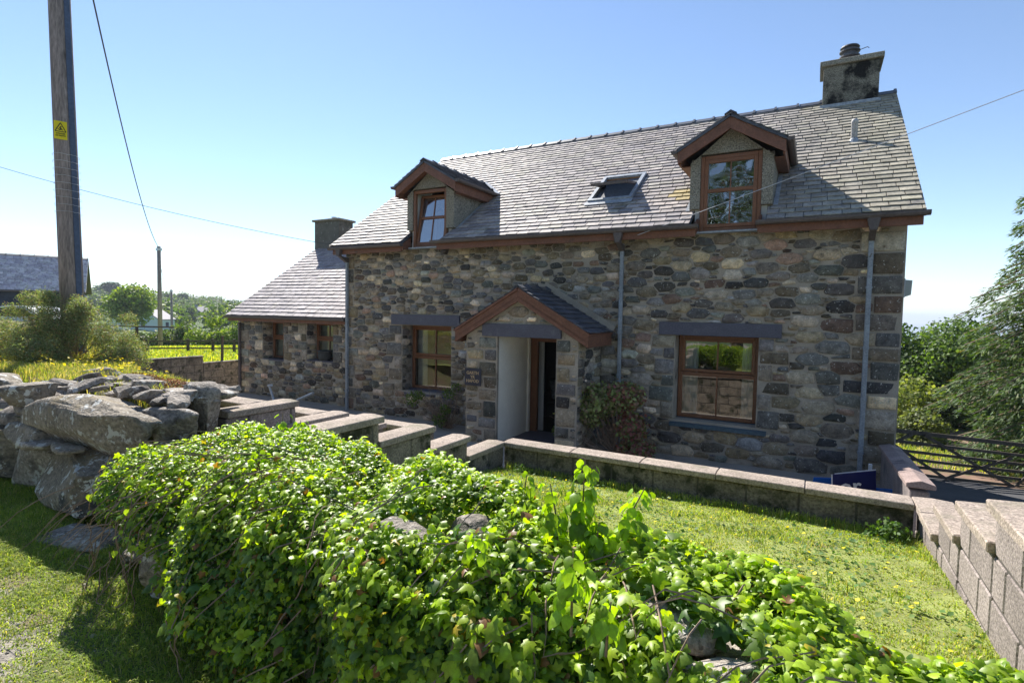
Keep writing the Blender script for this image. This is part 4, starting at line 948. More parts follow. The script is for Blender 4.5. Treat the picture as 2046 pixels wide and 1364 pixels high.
# rounded left end
le=np.clip((-3.55-x)/.35,0,1); P[:,1]+= (2.05-P[:,1])*le*.35; Nv[:,0]-=le*1.2; Nv=norm(Nv)
P[:,2]-= le**2*.10
dens=vnoise(P,2.1,5)*.8+.6+.25*vnoise(P,6,8)
dens-=np.clip(.16-q,0,1)*5.5
dens-=np.clip(.36-q,0,1)*np.clip(x*-.8-.9,0,2)*2.6
dens-=.9*np.clip(vnoise(P,4.5,21)-.25,0,1)*2
for (hx,hy) in ((-1.42,1.66),(-1.2,1.84),(-2.7,1.75),(-.2,1.62),(.0,1.52),(.32,1.74),(.58,1.55)):
    dens-=1.7*np.exp(-(((x-hx)/.11)**2+((P[:,1]-hy)/.08)**2)**1)*(q>.25)
dens-=np.clip(x+.25,0,2)*.5*(.6+.8*vnoise(P,7,33))
keep=dens>RNG.uniform(-.45,.35,n); x,q,P,Nv=x[keep],q[keep],P[keep],Nv[keep]; n=len(x)
lift=RNG.uniform(0,1,n)**1.6*.085; P=P+Nv*lift[:,None]+RNG.normal(size=(n,3))*.008
tipd=np.stack([RNG.normal(0,.6,n),np.where(q<.5,-.5,.3)*1.0+RNG.normal(0,.5,n),-.75+RNG.normal(0,.4,n)],-1)
nn=norm(Nv*.7+np.array([-.05,-.15,.45])+RNG.normal(size=(n,3))*.55)
size=np.exp(RNG.normal(math.log(.0285),.36,n)); size=np.clip(size,.012,.07)
size*=np.interp(x,[-3.8,-2,-.6,1],[.72,.85,1.25,1.1])*np.where(q<.4,1.12,.95)
young_lit=np.clip(lift/.085*.85-.12+.24*(q>.36)-.14+RNG.normal(0,.34,n)+.35*vnoise(P,3,9),0,1)[:,None]  # young growth plus painted light: deeper leaves darker, wall-top leaves brighter
colr=(1-young_lit)*np.array([.07,.15,.03])+young_lit*np.array([.35,.47,.03]); colr*=RNG.uniform(.75,1.3,(n,1))
yel=RNG.random(n)<.010; colr[yel]=(.42,.33,.03); yel=RNG.random(n)<.018; colr[yel]=(.24,.12,.05)
rot=frames(nn,tipd); camd=np.linalg.norm(P,axis=1); score=size/camd*(lift>.05)
order=np.argsort(-score); big=order[:300]; small=order[300:]
HRT=[(0,0,0),(.20,-.12,-.03),(.42,.0,-.08),(.50,.22,-.08),(.40,.46,-.06),(.2,.72,-.06),(0,1.0,-.16),(-.2,.72,-.06),(-.40,.46,-.06),(-.50,.22,-.08),(-.42,.0,-.08),(-.20,-.12,-.03),(0,.34,.09)]
sm1=small[::3]; sm2=np.setdiff1d(small,sm1); IV2=np.array(IVY)*np.array([.9,1,1.6])
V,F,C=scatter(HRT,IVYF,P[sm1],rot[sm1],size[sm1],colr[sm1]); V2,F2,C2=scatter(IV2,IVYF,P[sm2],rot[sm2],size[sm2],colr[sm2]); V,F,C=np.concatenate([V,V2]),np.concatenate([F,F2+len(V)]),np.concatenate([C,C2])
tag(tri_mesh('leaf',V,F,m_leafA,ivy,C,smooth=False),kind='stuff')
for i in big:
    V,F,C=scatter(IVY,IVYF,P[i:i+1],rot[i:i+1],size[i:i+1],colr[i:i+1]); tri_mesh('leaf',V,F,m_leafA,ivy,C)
# small dead litter / stems
stem=MB()
for i in range(170):
    x0=rg.uniform(-3.7,1.2); q0=rg.uniform(.1,.75); pts=[]; dx=rg.uniform(-.10,.04); dq=-rg.uniform(.02,.05)
    for k in range(6):
        p,nv=ivsurf(np.array([x0+dx*k]),np.array([max(.02,q0+dq*k)])); pts.append(Vector(p[0])+Vector(nv[0])*(.06+rg.uniform(0,.03)))
    stem.tube(pts,[.003]*5+[.0015],4)
for i in range(26):  # bare runners hanging off the left end
    x0=rg.uniform(-3.8,-2.6); y0=rg.uniform(1.5,1.8); z0=ztop(x0)-rg.uniform(.05,.4); d=Vector((-rg.uniform(.2,.9),-rg.uniform(.3,.8),-rg.uniform(.4,.9))).normalized(); L_=rg.uniform(.2,.55)
    pts=[Vector((x0,y0-.05,z0))+d*L_*t+Vector((0,0,.10*L_*math.sin(t*3.1)+rg.gauss(0,.006))) for t in (0,.2,.4,.6,.8,1)]
    stem.tube(pts,[.003,.003,.0025,.002,.002,.001],4)
tag(stem.build('stem',m_twig,ivy),kind='stuff')
# upright flowering shoots
def shoot(x,y,h,n,lean=0,sz=.068,parent=ivy):
    z0=float(ztop(x))+.0; top=Vector((x+lean*h,y,z0+h)); mb=MB(); mb.tube([(x,y,z0-.05),(x+lean*h*.4,y,z0+h*.5),top],[.005,.004,.002],5); mb.build('shoot',m_twig,parent)
    t=RNG.uniform(.15,1,n); P=np.stack([x+lean*h*t,np.full(n,y),z0+h*t],-1); a=RNG.uniform(0,6.28,n)
    out=np.stack([np.cos(a),np.sin(a),np.zeros(n)],-1); P=P+out*RNG.uniform(.015,.05,n)[:,None]
    tip=out*.8+np.array([0,0,-.8])+RNG.normal(size=(n,3))*.25; nn=norm(out+np.array([0,0,.6])+RNG.normal(size=(n,3))*.3)
    c=np.array([.2,.32,.025])*RNG.uniform(.7,1.3,(n,1)); s_=sz*RNG.uniform(.6,1.2,n)*(1.15-.55*t)
    V,F,C=scatter(OVAL,OVALF,P,frames(nn,tip),s_,c); return V,F,C
VV=[];FF=[];CC=[];off=0
for a in ((-.80,2.05,.34,70,.02),(-.66,2.08,.27,40,.4),(-.88,2.0,.22,36,-.2),(-.72,2.0,.12,30,.1),(-3.15,2.45,.15,12,0),(-2.98,2.45,.12,34,.1),(-2.92,2.4,.1,30,.1),(-.62,1.52,.22,36,0),(-.5,1.5,.12,26,.1),(-2.5,1.8,.12,24,0),(-1.15,2.2,.14,12,.1),(-1.5,1.9,.1,22,0),(-1.0,1.6,.12,26,0),(-.25,2.1,.08,18,.1)):
    V,F,C=shoot(a[0],a[1],a[2],a[3],a[4]); VV.append(V);FF.append(F+off);CC.append(C);off+=len(V)
o=tri_mesh('shoot_leaf',np.concatenate(VV),np.concatenate(FF),m_leafA,ivy,np.concatenate(CC)); tag(o,kind='stuff')
# ================================================================ GRASS
def blades(n,P,h,w,cols,lean=.5,wts=None,seg=True):
    a=RNG.uniform(0,6.28,n); ln=RNG.uniform(.1,1,n)*lean*h; d=np.stack([np.cos(a),np.sin(a)],-1)
    sd=np.stack([-np.sin(a+RNG.normal(0,.8,n)),np.cos(a),0*a],-1); sd=norm(sd)*np.asarray(w).reshape(-1,1)
    mid=P+np.concatenate([d*ln[:,None]*.35,(h*.6)[:,None]],1); tip=P+np.concatenate([d*ln[:,None],(h*(1-.25*lean))[:,None]],1)
    V=np.stack([P-sd,P+sd,mid+sd*.7,mid-sd*.7,tip],1); F=np.array([(0,1,2),(0,2,3),(3,2,4)])[None]+(np.arange(n)*5)[:,None,None]
    C=mixcol(n,cols,wts); C=np.repeat(C[:,None],5,1); return V.reshape(-1,3),F.reshape(-1,3),C.reshape(-1,3)
def grassfield(name,n,pts,h,w,cols,lean,label=None,wts=None):
    V,F,C=blades(n,pts,h,w,cols,lean,wts); o=tri_mesh(name,V,F,m_grass,None,C); tag(o,label,name.replace('_',' '),kind='stuff'); return o
GR=[(.29,.39,.06),(.37,.43,.09),(.20,.31,.045),(.52,.47,.22),(.11,.19,.035)]
n=110000; X=RNG.uniform(-3.12,.84,n); Y=2.25+(5.58-2.25)*RNG.random(n)**1.25
d=vnoise(np.stack([X,Y,0*X],1),2.2,3); d2=vnoise(np.stack([X,Y,0*X],1),9,4); k=(d*.5+d2*.5+.75)>RNG.uniform(-.2,.7,n)
X,Y,d,d2=X[k],Y[k],d[k],d2[k]; n=len(X)
hh=.012+.017*np.clip(d+d2*.8+.4,0,2)*RNG.uniform(.5,1.6,n)
edge=np.minimum(np.abs(5.58-Y),np.abs(.84-X)); hh+=np.where((5.58-Y)<.16,RNG.uniform(0,.09,n),0)+np.where((X+3.2)<.3,RNG.uniform(0,.05,n),0)
cn=5200; cx_=RNG.uniform(-3.05,.8,cn); cy_=2.3+(5.5-2.3)*RNG.random(cn)**1.1; ck=vnoise(np.stack([cx_,cy_,0*cx_],1),3.1,44)+.25*vnoise(np.stack([cx_,cy_,0*cx_],1),11,45)>RNG.uniform(-.5,.6,cn); cx_,cy_=cx_[ck],cy_[ck]; cn=len(cx_)
V_c,F_c,C_c=scatter(QL,QLF,np.stack([cx_,cy_,h_lawn(cx_,cy_)+RNG.uniform(.008,.03,cn)],1),frames(norm(np.array([0,0,1.])+RNG.normal(size=(cn,3))*.4),RNG.normal(size=(cn,3))),RNG.uniform(.015,.045,cn),mixcol(cn,[(.07,.15,.03),(.11,.2,.05),(.17,.25,.08)]))
tag(tri_mesh('lawn_weeds',V_c,F_c,m_leaf,None,C_c),'flat dark clover and plantain leaves scattered through the lawn','weeds',kind='stuff')
tn=9000; tx=RNG.uniform(-3.1,.82,tn); ty=2.3+3.25*RNG.random(tn); tk=(vnoise(np.stack([tx,ty,0*tx],1),5,51)>.42)|((5.58-ty)<.10)|((.84-tx)<.06)|((tx+3.2)<.18); tx,ty=tx[tk],ty[tk]; tn=len(tx)
grassfield('lawn_tufts',tn,np.stack([tx,ty,h_lawn(tx,ty)-.003],1),RNG.uniform(.03,.10,tn),np.full(tn,.003),[(.16,.27,.04),(.24,.34,.06),(.1,.18,.03),(.4,.38,.18)],.9,'longer coarse grass tufts in the lawn and along the wall feet')
grassfield('lawn_grass',n,np.stack([X,Y,h_lawn(X,Y)-.003],1),hh,np.full(n,.0028)*RNG.uniform(.7,1.5,n),GR,.9,'bright short lawn grass inside the block walls',[.32,.27,.2,.13,.08])
n=210000; X=-1.3-RNG.random(n)**1.15*5.6; Y=RNG.uniform(.35,2.08,n)
g=(Y-vedge(X)); d=vnoise(np.stack([X,Y,0*X],1),3.0,6); d2=vnoise(np.stack([X,Y,0*X],1),9,7)
k=(g*2.4+.42+.42*d+.35*d2)>RNG.uniform(-.25,.35,n); k&=~((np.abs(X+4.34)<.3)&(np.abs(Y-1.80)<.15)); X,Y,g,d=X[k],Y[k],g[k],d[k]; n=len(X)
hh=(.02+.04*np.clip(g*1.1+.45*d,0,1.2))*RNG.uniform(.4,1.5,n)
grassfield('verge_grass',n,np.stack([X,Y,h_lane(X,Y)-.004],1),hh,np.full(n,.0021)*RNG.uniform(.6,1.5,n),GR,1.3,'rough verge grass between the lane and the ivy wall',[.34,.22,.24,.08,.12])
n=80000; X=-4.5-RNG.random(n)**1.5*14; e=bank_edge(X); Y=RNG.uniform(0,1,n)*(e+.25-2.35)+2.35
Z=np.maximum(h_bank(X,Y),-2.7); d=vnoise(np.stack([X,Y,0*X],1),1.5,8); k=(d+.8>RNG.uniform(0,.8,n))&~((X>-6.6)&(Y<3.05)&(RNG.random(n)<.85)); X,Y,Z,d=X[k],Y[k],Z[k],d[k]; n=len(X)
grassfield('meadow_grass',n,np.stack([X,Y,Z-.005],1),(.05+.06*np.clip(d+.6,0,1.5))*RNG.uniform(.5,1.6,n),np.full(n,.0032),[(.3,.3,.09),(.22,.3,.05),(.42,.37,.17),(.15,.22,.05),(.5,.44,.28)],.8,'tall dry meadow grass on the bank behind the boulder wall')
n=12000; X=RNG.uniform(-6.2,-4.58,n); Y=RNG.uniform(2.78,3.22,n)
grassfield('bed_grass',n,np.stack([X,Y,-1.03+0*X],1),RNG.uniform(.03,.09,n),np.full(n,.003),GR,.7,'small patch of grass between the standing stone and block wall')
n=60000; r_=17+38*RNG.random(n)**1.4; a=np.radians(RNG.uniform(-80,-52,n)); X,Y=r_*np.sin(a),r_*np.cos(a); k=X<-16.75; X,Y=X[k],Y[k]; n=len(X)
grassfield('pasture_grass',n,np.stack([X,Y,h_past(X,Y)-.02],1),RNG.uniform(.05,.20,n),RNG.uniform(.012,.03,n),[(.3,.4,.04),(.38,.42,.05),(.22,.32,.04),(.48,.46,.08)],.8,'bright pasture grass beyond the boundary wall')
pn_=5200; px_=RNG.uniform(-5,-1.6,pn_); py_=RNG.uniform(.2,1.7,pn_); pk=(vedge(px_)-py_+.12)>RNG.uniform(-.35,.25,pn_); px_,py_=px_[pk],py_[pk]; pn_=len(px_)
OCT=[(1,0,0),(0,1,0),(-1,0,0),(0,-1,0),(.2,.1,.6),(0,0,-.5)]; OCF=[(0,1,4),(1,2,4),(2,3,4),(3,0,4),(1,0,5),(2,1,5),(3,2,5),(0,3,5)]
m_peb=M('pebble',(.3,.28,.25),.9,.2,8,.3,60,attr=True)
V_c,F_c,C_c=scatter(OCT,OCF,np.stack([px_,py_,h_lane(px_,py_)+.002],1),frames(norm(np.array([0,0,1.])+RNG.normal(size=(pn_,3))*.3),RNG.normal(size=(pn_,3))),np.exp(RNG.normal(math.log(.0055),.5,pn_)),mixcol(pn_,[(.38,.35,.31),(.28,.26,.24),(.45,.41,.36),(.2,.18,.17)]))
tag(tri_mesh('loose_gravel',V_c,F_c,m_peb,None,C_c),'loose small stones scattered on the worn lane edge','gravel',kind='stuff')
# weeds along the driveway & behind gate
def leafcloud(name,parent,blobs,n,size,cols,mat,T=QL,TF=QLF,shell=.55,tipz=.1,wts=None,up=.3,kind=None,jit=.35,flat=1.0,cast=None):
    B=np.array([b[:3] for b in blobs],float); Rd=np.array([b[3:6] for b in blobs],float); vol=Rd.prod(1)**(2/3); idx=RNG.choice(len(B),n,p=vol/vol.sum())
    d=rdir(n); rad=(shell+(1-shell)*RNG.random(n)**.6)*(1+.18*vnoise(d*1.0+idx[:,None]*.37,4,2)); P=B[idx]+d*Rd[idx]*rad[:,None]
    P+=RNG.normal(size=(n,3))*np.mean(size)*.6
    nn=norm(d*.7+np.array([0,0,up])+RNG.normal(size=(n,3))*jit*1.6); tip=RNG.normal(size=(n,3))*.7+np.array([0,0,tipz])+d*.5
    s_=RNG.uniform(size[0],size[1],n) if hasattr(size,'__len__') else np.full(n,size); c=mixcol(n,cols,wts)
    V,F,C=scatter(T,TF,P,frames(nn,tip),s_,c); o=tri_mesh(name,V,F,mat,parent,C); 
    if kind: tag(o,kind=kind)
    return o
# ---------------------------------------------------------------- wild flowers
def flowers(name,n,XY,zf,h,sz,label):
    P=np.stack([XY[0],XY[1],zf+h],1); k=7; T=[(0,0,0)]; TF=[]
    for i in range(8): t=i*math.pi/4; T.append((math.cos(t)*.5,math.sin(t)*.5,.12 if i%2 else .02))
    TF=[(0,1+i,1+(i+1)%8) for i in range(8)]
    nn=norm(np.array([-.25,.1,1.])+RNG.normal(size=(n,3))*.25); V,F,C=scatter(T,TF,P,frames(nn,RNG.normal(size=(n,3))),sz,np.full((n,3),1.))
    o=tri_mesh(name,V,F,m_petal,None,C); tag(o,label,'wildflowers',kind='stuff')
    mb=[];B=P.copy(); B[:,2]-=h; V,F,C=blades(n,B,h/(1-.0),np.full(n,.0016),[(.15,.2,.05)],.0); s=tri_mesh('flower_stalk',V,F,m_grass,o,C); tag(s,kind='stuff')
n=300; X=-5.5-RNG.random(n)**.85*6.5; Y=2.75+RNG.random(n)*np.maximum(.2,bank_edge(X)-2.85)
flowers('yellow_meadow_flowers',n,(X,Y),np.maximum(h_bank(X,Y),-1.2),RNG.uniform(.08,.17,n),RNG.uniform(.018,.030,n),'yellow hawkweed flowers scattered over the grassy bank')
n=150; X=RNG.uniform(-2.6,.75,n); Y=RNG.uniform(2.6,5.4,n)
flowers('lawn_dandelions',n,(X,Y),h_lawn(X,Y),RNG.uniform(.02,.045,n),RNG.uniform(.018,.028,n),'small yellow flowers dotted in the lawn')
sd=leafcloud('red_sedum',None,[(-5.25,2.85,-.72,.28,.12,.04),(-5.9,2.95,-.72,.3,.1,.03),(-4.9,2.75,-.75,.15,.1,.04)],5000,(.008,.018),[(.35,.13,.05),(.42,.2,.06),(.25,.08,.05),(.3,.28,.12)],m_rust,kind='stuff'); tag(sd,'reddish sedum growing between the loose stones on the wall top','ground cover')
# ---------------------------------------------------------------- gorse, shrubs
def bush(name,loc,label,cat,blobs,n,size,cols,stems=10,group=None,T=QL,TF=QLF,mat=None,wts=None,shell=.45,leaf='foliage',twigr=.008,up=.3):
    e=empty(name,loc,label,cat,group); leafcloud(leaf,e,blobs,n,size,cols,mat or m_leaf,T,TF,shell,wts=wts,up=up)
    mb=MB(); L=Vector(loc)
    for i in range(stems):
        b=blobs[i%len(blobs)]; end=Vector((b[0]+random.gauss(0,.5)*b[3],b[1]+random.gauss(0,.5)*b[4],b[2]+random.uniform(-.2,.8)*b[5])); mid=(L+end)/2+Vector((random.gauss(0,.08),random.gauss(0,.08),0))*(end-L).length
        mb.tube([L+Vector((random.gauss(0,.02),random.gauss(0,.02),0)),mid,end],[twigr*1.6,twigr,twigr*.4],5)
    mb.build('branch',m_twig,e); return e
SP=[(0,0,0),(.13,.5,.03),(0,1,0),(-.13,.5,.03)]
gb=[(-9.9,3.3,-.55,.5,.5,.36),(-9.45,3.45,-.42,.40,.4,.30),(-8.25,3.85,-.72,.3,.3,.26),(-9.15,3.5,-.22,.30,.3,.28),(-8.85,3.75,-.34,.36,.35,.32),(-8.6,3.9,-.52,.36,.3,.30),(-8.35,4.05,-.75,.25,.25,.2),(-9.2,3.3,-.6,.6,.4,.28),(-10.6,3.4,-.58,.6,.5,.34),(-9.6,3.4,-.12,.22,.2,.2),(-8.97,3.7,-.10,.24,.2,.2),(-11.3,3.6,-.7,.6,.6,.4)]
rgb_=random.Random(3)
gb=[(a_[0],a_[1],a_[2],a_[3]*.88,a_[4]*.88,a_[5]*.86) for a_ in gb]+[(lambda b_:(b_[0]+rgb_.gauss(0,.8)*b_[3],b_[1]+rgb_.gauss(0,.5)*b_[4],b_[2]+rgb_.uniform(.2,1.15)*b_[5],.12,.12,.11))(gb[rgb_.randrange(11)]) for _ in range(26)]
bush('gorse_bush',(-9.2,3.7,-.85),'prickly grey green gorse bush around the foot of the big pole','bush',gb,80000,(.02,.045),[(.24,.28,.15),(.3,.33,.2),(.15,.2,.1),(.32,.2,.13),(.07,.1,.05)],26,T=SP,TF=QLF,shell=.35,wts=[.3,.22,.22,.14,.12])
MB().tube([(-9.2,3.8,-.9),(-9.15,3.75,-.4),(-9.2,3.7,0)],[.05,.04,.02],6)
gsp=[(-3.55,9.25,-1.75,.32,.3,.26),(-3.25,9.2,-1.52,.36,.3,.25),(-2.85,9.2,-1.42,.30,.28,.2),(-3.85,9.2,-1.85,.25,.22,.18),(-2.72,9.2,-1.95,.25,.25,.22),(-2.6,9.2,-2.35,.28,.25,.15),(-4.0,9.1,-2.15,.14,.15,.1)]
sh=empty('pieris_shrub',(-3.0,9.3,G),'leafy shrub with green and red shoots right of the porch','shrub')
leafcloud('green_foliage',sh,gsp[:4],5200,(.045,.085),[(.27,.32,.12),(.33,.37,.16),(.17,.2,.08),(.3,.22,.14)],m_leaf,shell=.6)
leafcloud('red_foliage',sh,gsp[2:3]+gsp[4:6],3000,(.045,.085),[(.36,.13,.12),(.26,.13,.11),(.22,.27,.1),(.32,.2,.13)],m_leaf,shell=.6)
leafcloud('green_foliage',sh,gsp[6:],250,(.045,.08),[(.13,.17,.05)],m_leaf)
mb=MB()
for i in range(46):
    a=Vector((-2.95+random.gauss(0,.07),9.3,G)); b=gsp[i%6]; e_=Vector((b[0]+random.gauss(0,.6)*b[3],b[1]+random.gauss(0,.5)*b[4],b[2]-random.uniform(0,.1))); m_=a+(e_-a)*.45+Vector((random.gauss(0,.1),random.gauss(0,.08),-.08)); mb.tube([a,m_,m_+(e_-m_)*.5+Vector((0,0,.05)),e_],[.014,.009,.006,.003],5)
mb.build('branch',m_twig,sh)
sh=empty('bare_shrub',(-7.0,9.55,G),'thin half bare shrub with few leaves under the left window','shrub')
mb=MB(); tips=[]
for i in range(70):
    a=Vector((-6.95+random.gauss(0,.06),9.6,G)); e_=Vector((random.uniform(-7.75,-6.45),random.uniform(9.3,9.7),random.uniform(-2.3,-1.5))); m_=a+(e_-a)*.5+Vector((random.gauss(0,.12),0,random.gauss(0,.06))); mb.tube([a,m_,e_],[.01,.006,.002],4); tips.append(e_)
    for k in range(3): q_=m_+(e_-m_)*random.random(); mb.tube([q_,q_+Vector((random.gauss(0,.12),random.gauss(0,.08),random.uniform(-.05,.15)))],[.003,.001],4)
mb.build('branch',m_twig,sh)
leafcloud('foliage',sh,[(-7.75,9.4,-1.95,.14,.12,.16),(-7.55,9.4,-1.85,.12,.1,.08),(-6.75,9.4,-1.75,.14,.1,.10),(-6.6,9.45,-1.6,.12,.1,.06),(-7.0,9.4,-2.35,.15,.1,.12),(-6.85,9.4,-2.1,.12,.1,.12)],900,(.03,.06),[(.12,.18,.04),(.16,.22,.05),(.08,.13,.03)],m_leaf)
for (nm,x,y,z,lab) in (('weed_clump',.62,5.35,-1.72,'dark weedy clump in the lawn corner by the stepped wall'),('weed_clump',-2.85,5.35,-1.78,'tuft of long weeds in the far left corner of the lawn')):
    bush(nm,(x,y,z-.12),lab,'weeds',[(x,y,z-.03,.10,.12,.09),(x-.08,y,z-.07,.09,.08,.05)],500,(.02,.045),[(.06,.12,.03),(.1,.17,.03)],5,T=SP if x<0 else QL,twigr=.003)
# ---------------------------------------------------------------- trees
def tree(name,loc,h,cr,n,size,cols,label,cat='tree',group=None,trunkh=.35,blobs=None,tr=None,wts=None,nb=9,squash=.75,seed=1,shell=.5,spread=1.0):
    rg=random.Random(seed); e=empty(name,loc,label,cat,group); L=Vector(loc); tr=tr or h*.03; cz=L.z+h*(trunkh+(1-trunkh)*.5)
    if blobs is None:
        blobs=[]
        for i in range(nb):
            a=rg.uniform(0,6.28); rr_=cr*rg.uniform(.15,.65)*spread; hz=rg.uniform(-.33,.38)*(1-trunkh)*h; k=rg.uniform(.32,.55)*(1-.35*abs(hz)/(h*.4))
            blobs.append((L.x+math.cos(a)*rr_,L.y+math.sin(a)*rr_,cz+hz,cr*k,cr*k,cr*k*squash))
    leafcloud('crown',e,blobs,n,size,cols,m_leaf,wts=wts,shell=shell)
    mb=MB(); top=Vector((L.x,L.y,cz)); mb.tube([L-Vector((0,0,.3)),L+Vector((rg.gauss(0,.02)*h,0,h*trunkh*.6)),top],[tr,tr*.75,tr*.4],8)
    for b in blobs:
        s_=L+Vector((0,0,h*trunkh*rg.uniform(.6,1.2))); en=Vector(b[:3]); mb.tube([s_,(s_+en)/2+Vector((0,0,-.03*h)),en],[tr*.4,tr*.25,tr*.1],5)
    mb.build('trunk',m_bark,e); return e
def copytree(o,loc,sc,rz,label):
    c=o.copy(); COL.objects.link(c); c.location=loc; c.scale=(sc,sc,sc*random.uniform(.85,1.15)); c.rotation_euler=(0,0,rz); c['label']=label
    for ch in o.children: d=ch.copy(); COL.objects.link(d); d.parent=c
    return c
def polar(fx,r_): a=R(fx); return r_*math.sin(a),r_*math.cos(a)
def hz(r_,adg):
    ht=float(np.interp(adg,[-100,-85,-75,-67,-61,-56,-50,-40],[14,17,13,10,4.5,.3,-7,-14])); return float(np.interp(r_,[15,60,140,280,460,800],[-6.5,-6.5,-5,-6,ht,ht-10]))
LG=[(.15,.22,.04),(.19,.26,.05),(.10,.16,.03),(.24,.28,.06)]; DG=[(.035,.06,.03),(.05,.08,.035),(.025,.045,.025)]; MG=[(.08,.13,.035),(.11,.17,.04),(.06,.1,.03),(.15,.19,.05)]
# behind the photographer: seen reflected in the panes
for i,(x,y,h) in enumerate(((-7.5,-7.5,8.5),(-3.4,-7.5,12.5),(1.2,-7,7.5),(5.8,-6.5,6),(10,-7.5,6.5),(-12,-8,6),(-17,-9,6),(-22.5,-10,6),(-28,-11,6))):
    tree('roadside_tree',(x,y,-1.7),h,3.0 if h<12 else 4.0,8000,(.12,.24),[(.06,.1,.025),(.09,.14,.03),(.045,.075,.02)],('bushy tree on the far side of the lane, %s'%['facing the wing windows','facing the porch','facing the lawn','near the stepped wall','by the field gate end','left of the wing reflection','third from the far west end','second from the far west end','at the far west end'][i]),group='trees across the lane behind the viewpoint',trunkh=.08,seed=i,nb=12)
# right: big bushes and conifer
tree('sycamore_tree',(4.6,33.5,-7),7.0,4.2,30000,(.11,.21),[(.10,.17,.03),(.14,.21,.04),(.07,.12,.03),(.05,.09,.025)],'round topped leafy tree just beyond the right corner of the cottage',trunkh=.1,seed=4,nb=16)
tree('sycamore_tree',(8.4,35,-7.2),7.0,4.2,30000,(.11,.21),[(.10,.17,.03),(.14,.21,.04),(.07,.12,.03),(.05,.09,.025)],'broad leafy tree standing between the cottage corner tree and the conifer',trunkh=.1,seed=14,nb=16)
tree('hedge_tree',(12.5,34,-7.2),7.5,4.5,9000,(.2,.35),MG,'leafy tree mostly hidden behind the drooping conifer',trunkh=.1,seed=24,nb=12)
tree('yellow_green_shrub',(3.6,27.5,-6.0),3.5,1.9,5000,(.1,.2),[(.22,.26,.07),(.26,.28,.09),(.15,.19,.05)],'yellow green shrub low at the right corner of the cottage','shrub',trunkh=.1,seed=5,nb=9)
tree('conifer_shrub',(3.3,24.5,-5.4),2.2,1.2,3500,(.08,.16),[(.16,.19,.08),(.2,.22,.1),(.1,.13,.05)],'small feathery shrub behind the left end of the gate','shrub',trunkh=.1,seed=15,nb=7)
# drooping conifer
cf=empty('drooping_conifer',(8.6,22.0,-5),'tall drooping cypress with feathery sprays at the right edge','tree')
MB().tube([(8.6,22,-5.2),(8.6,22,1),(8.6,22,8.7)],[.35,.25,.05],10).build('trunk',m_bark,cf)
PV=[];PT=[];PN=[];PC=[];PS=[]; bm_=MB()
for i in range(560):
    t=(i+.5)/560; z=-4.9+13.5*t; a=i*2.399+random.gauss(0,.3); L_=(5.5*(1-t)**.5)*random.uniform(.72,1.08)+.2
    dx,dy=math.cos(a),math.sin(a)
    if dy>.5 or dx>.35: continue
    pts=[]
    for k in range(7):
        s_=k/6; pts.append((8.6+dx*L_*s_,22+dy*L_*s_,z+.35*L_*s_*.55-.34*L_*s_*s_*1.2))
    bm_.tube(pts,[.035*(1-.8*k/6)+.006 for k in range(7)],4)
    m_=int(170+230*L_/4)
    for j in range(m_):
        s_=.25+.75*random.random()**.7; p0=np.interp(s_,[k/6 for k in range(7)],[p[0] for p in pts]),np.interp(s_,[k/6 for k in range(7)],[p[1] for p in pts]),np.interp(s_,[k/6 for k in range(7)],[p[2] for p in pts])
        side=random.uniform(-1,1); w_=.5*L_*(1-s_*.75)*.45
        q_=np.array(p0)+np.array([-dy,dx,0])*side*w_+np.array([0,0,-abs(side)*w_*.45-random.random()*.32+.08])
        PV.append(q_); PT.append((dx*.7-dy*side*.8+random.gauss(0,.15),dy*.7+dx*side*.8+random.gauss(0,.15),-.75+random.gauss(0,.2))); PN.append((random.gauss(0,.5)+dx*.3,random.gauss(0,.5)+dy*.3,.8)); PS.append(random.uniform(.14,.30))
SPR=[(0,0,0),(.10,.3,0),(.05,.32,0),(.16,.62,-.03),(.04,.58,0),(0,1,-.06),(-.04,.58,0),(-.16,.62,-.03),(-.05,.32,0),(-.10,.3,0)]; SPRF=[(0,1,2),(0,2,8),(0,8,9),(2,3,4),(2,4,8),(8,4,6),(8,6,7),(4,5,6)]
PV=np.array(PV); nP=len(PV); V,F,C=scatter(SPR,SPRF,PV,frames(np.array(PN),np.array(PT)),np.array(PS),mixcol(nP,[(.06,.11,.035),(.085,.145,.04),(.04,.075,.025),(.12,.155,.05),(.10,.08,.045)],[.3,.27,.22,.15,.06]))
tri_mesh('foliage',V,F,m_leaf,cf,C); leafcloud('inner_foliage',cf,[(7.9-.0*z,22.3,z,max(.6,3.2*(1-(z+4.9)/13.5)**.5),2.0,1.1) for z in (-4.5,-3.6,-2.6,-1.6,-.6,.4,1.4,2.4,3.6)],26000,(.14,.3),[(.05,.085,.035),(.035,.06,.025),(.08,.11,.05)],m_leaf,SPR,SPRF,shell=.6,tipz=-.8); bm_.build('branch',m_twig,cf)
tree('verge_shrub',(8.0,19.6,-4.8),1.5,1.8,5000,(.08,.16),[(.14,.2,.05),(.2,.23,.07),(.09,.13,.04)],'low feathery growth under the conifer beside the track','shrub',trunkh=.05,seed=31,nb=9,tr=.03)
n=9000; X=RNG.uniform(1.5,9,n); Y=19.3+RNG.random(n)*4; k=vnoise(np.stack([X,Y,0*X],1),1.1,4)+(Y-20)*.3>RNG.uniform(-.5,.4,n); X,Y=X[k],Y[k]; n=len(X)
grassfield('track_verge_grass',n,np.stack([X,Y,np.interp(Y,[17.9,21,40],[-4.1,-4.3,-5.6])-.03*(X-1)],1),RNG.uniform(.08,.25,n),np.full(n,.012),GR,.8,'rough grass at the edge of the reddish track beyond the gate')
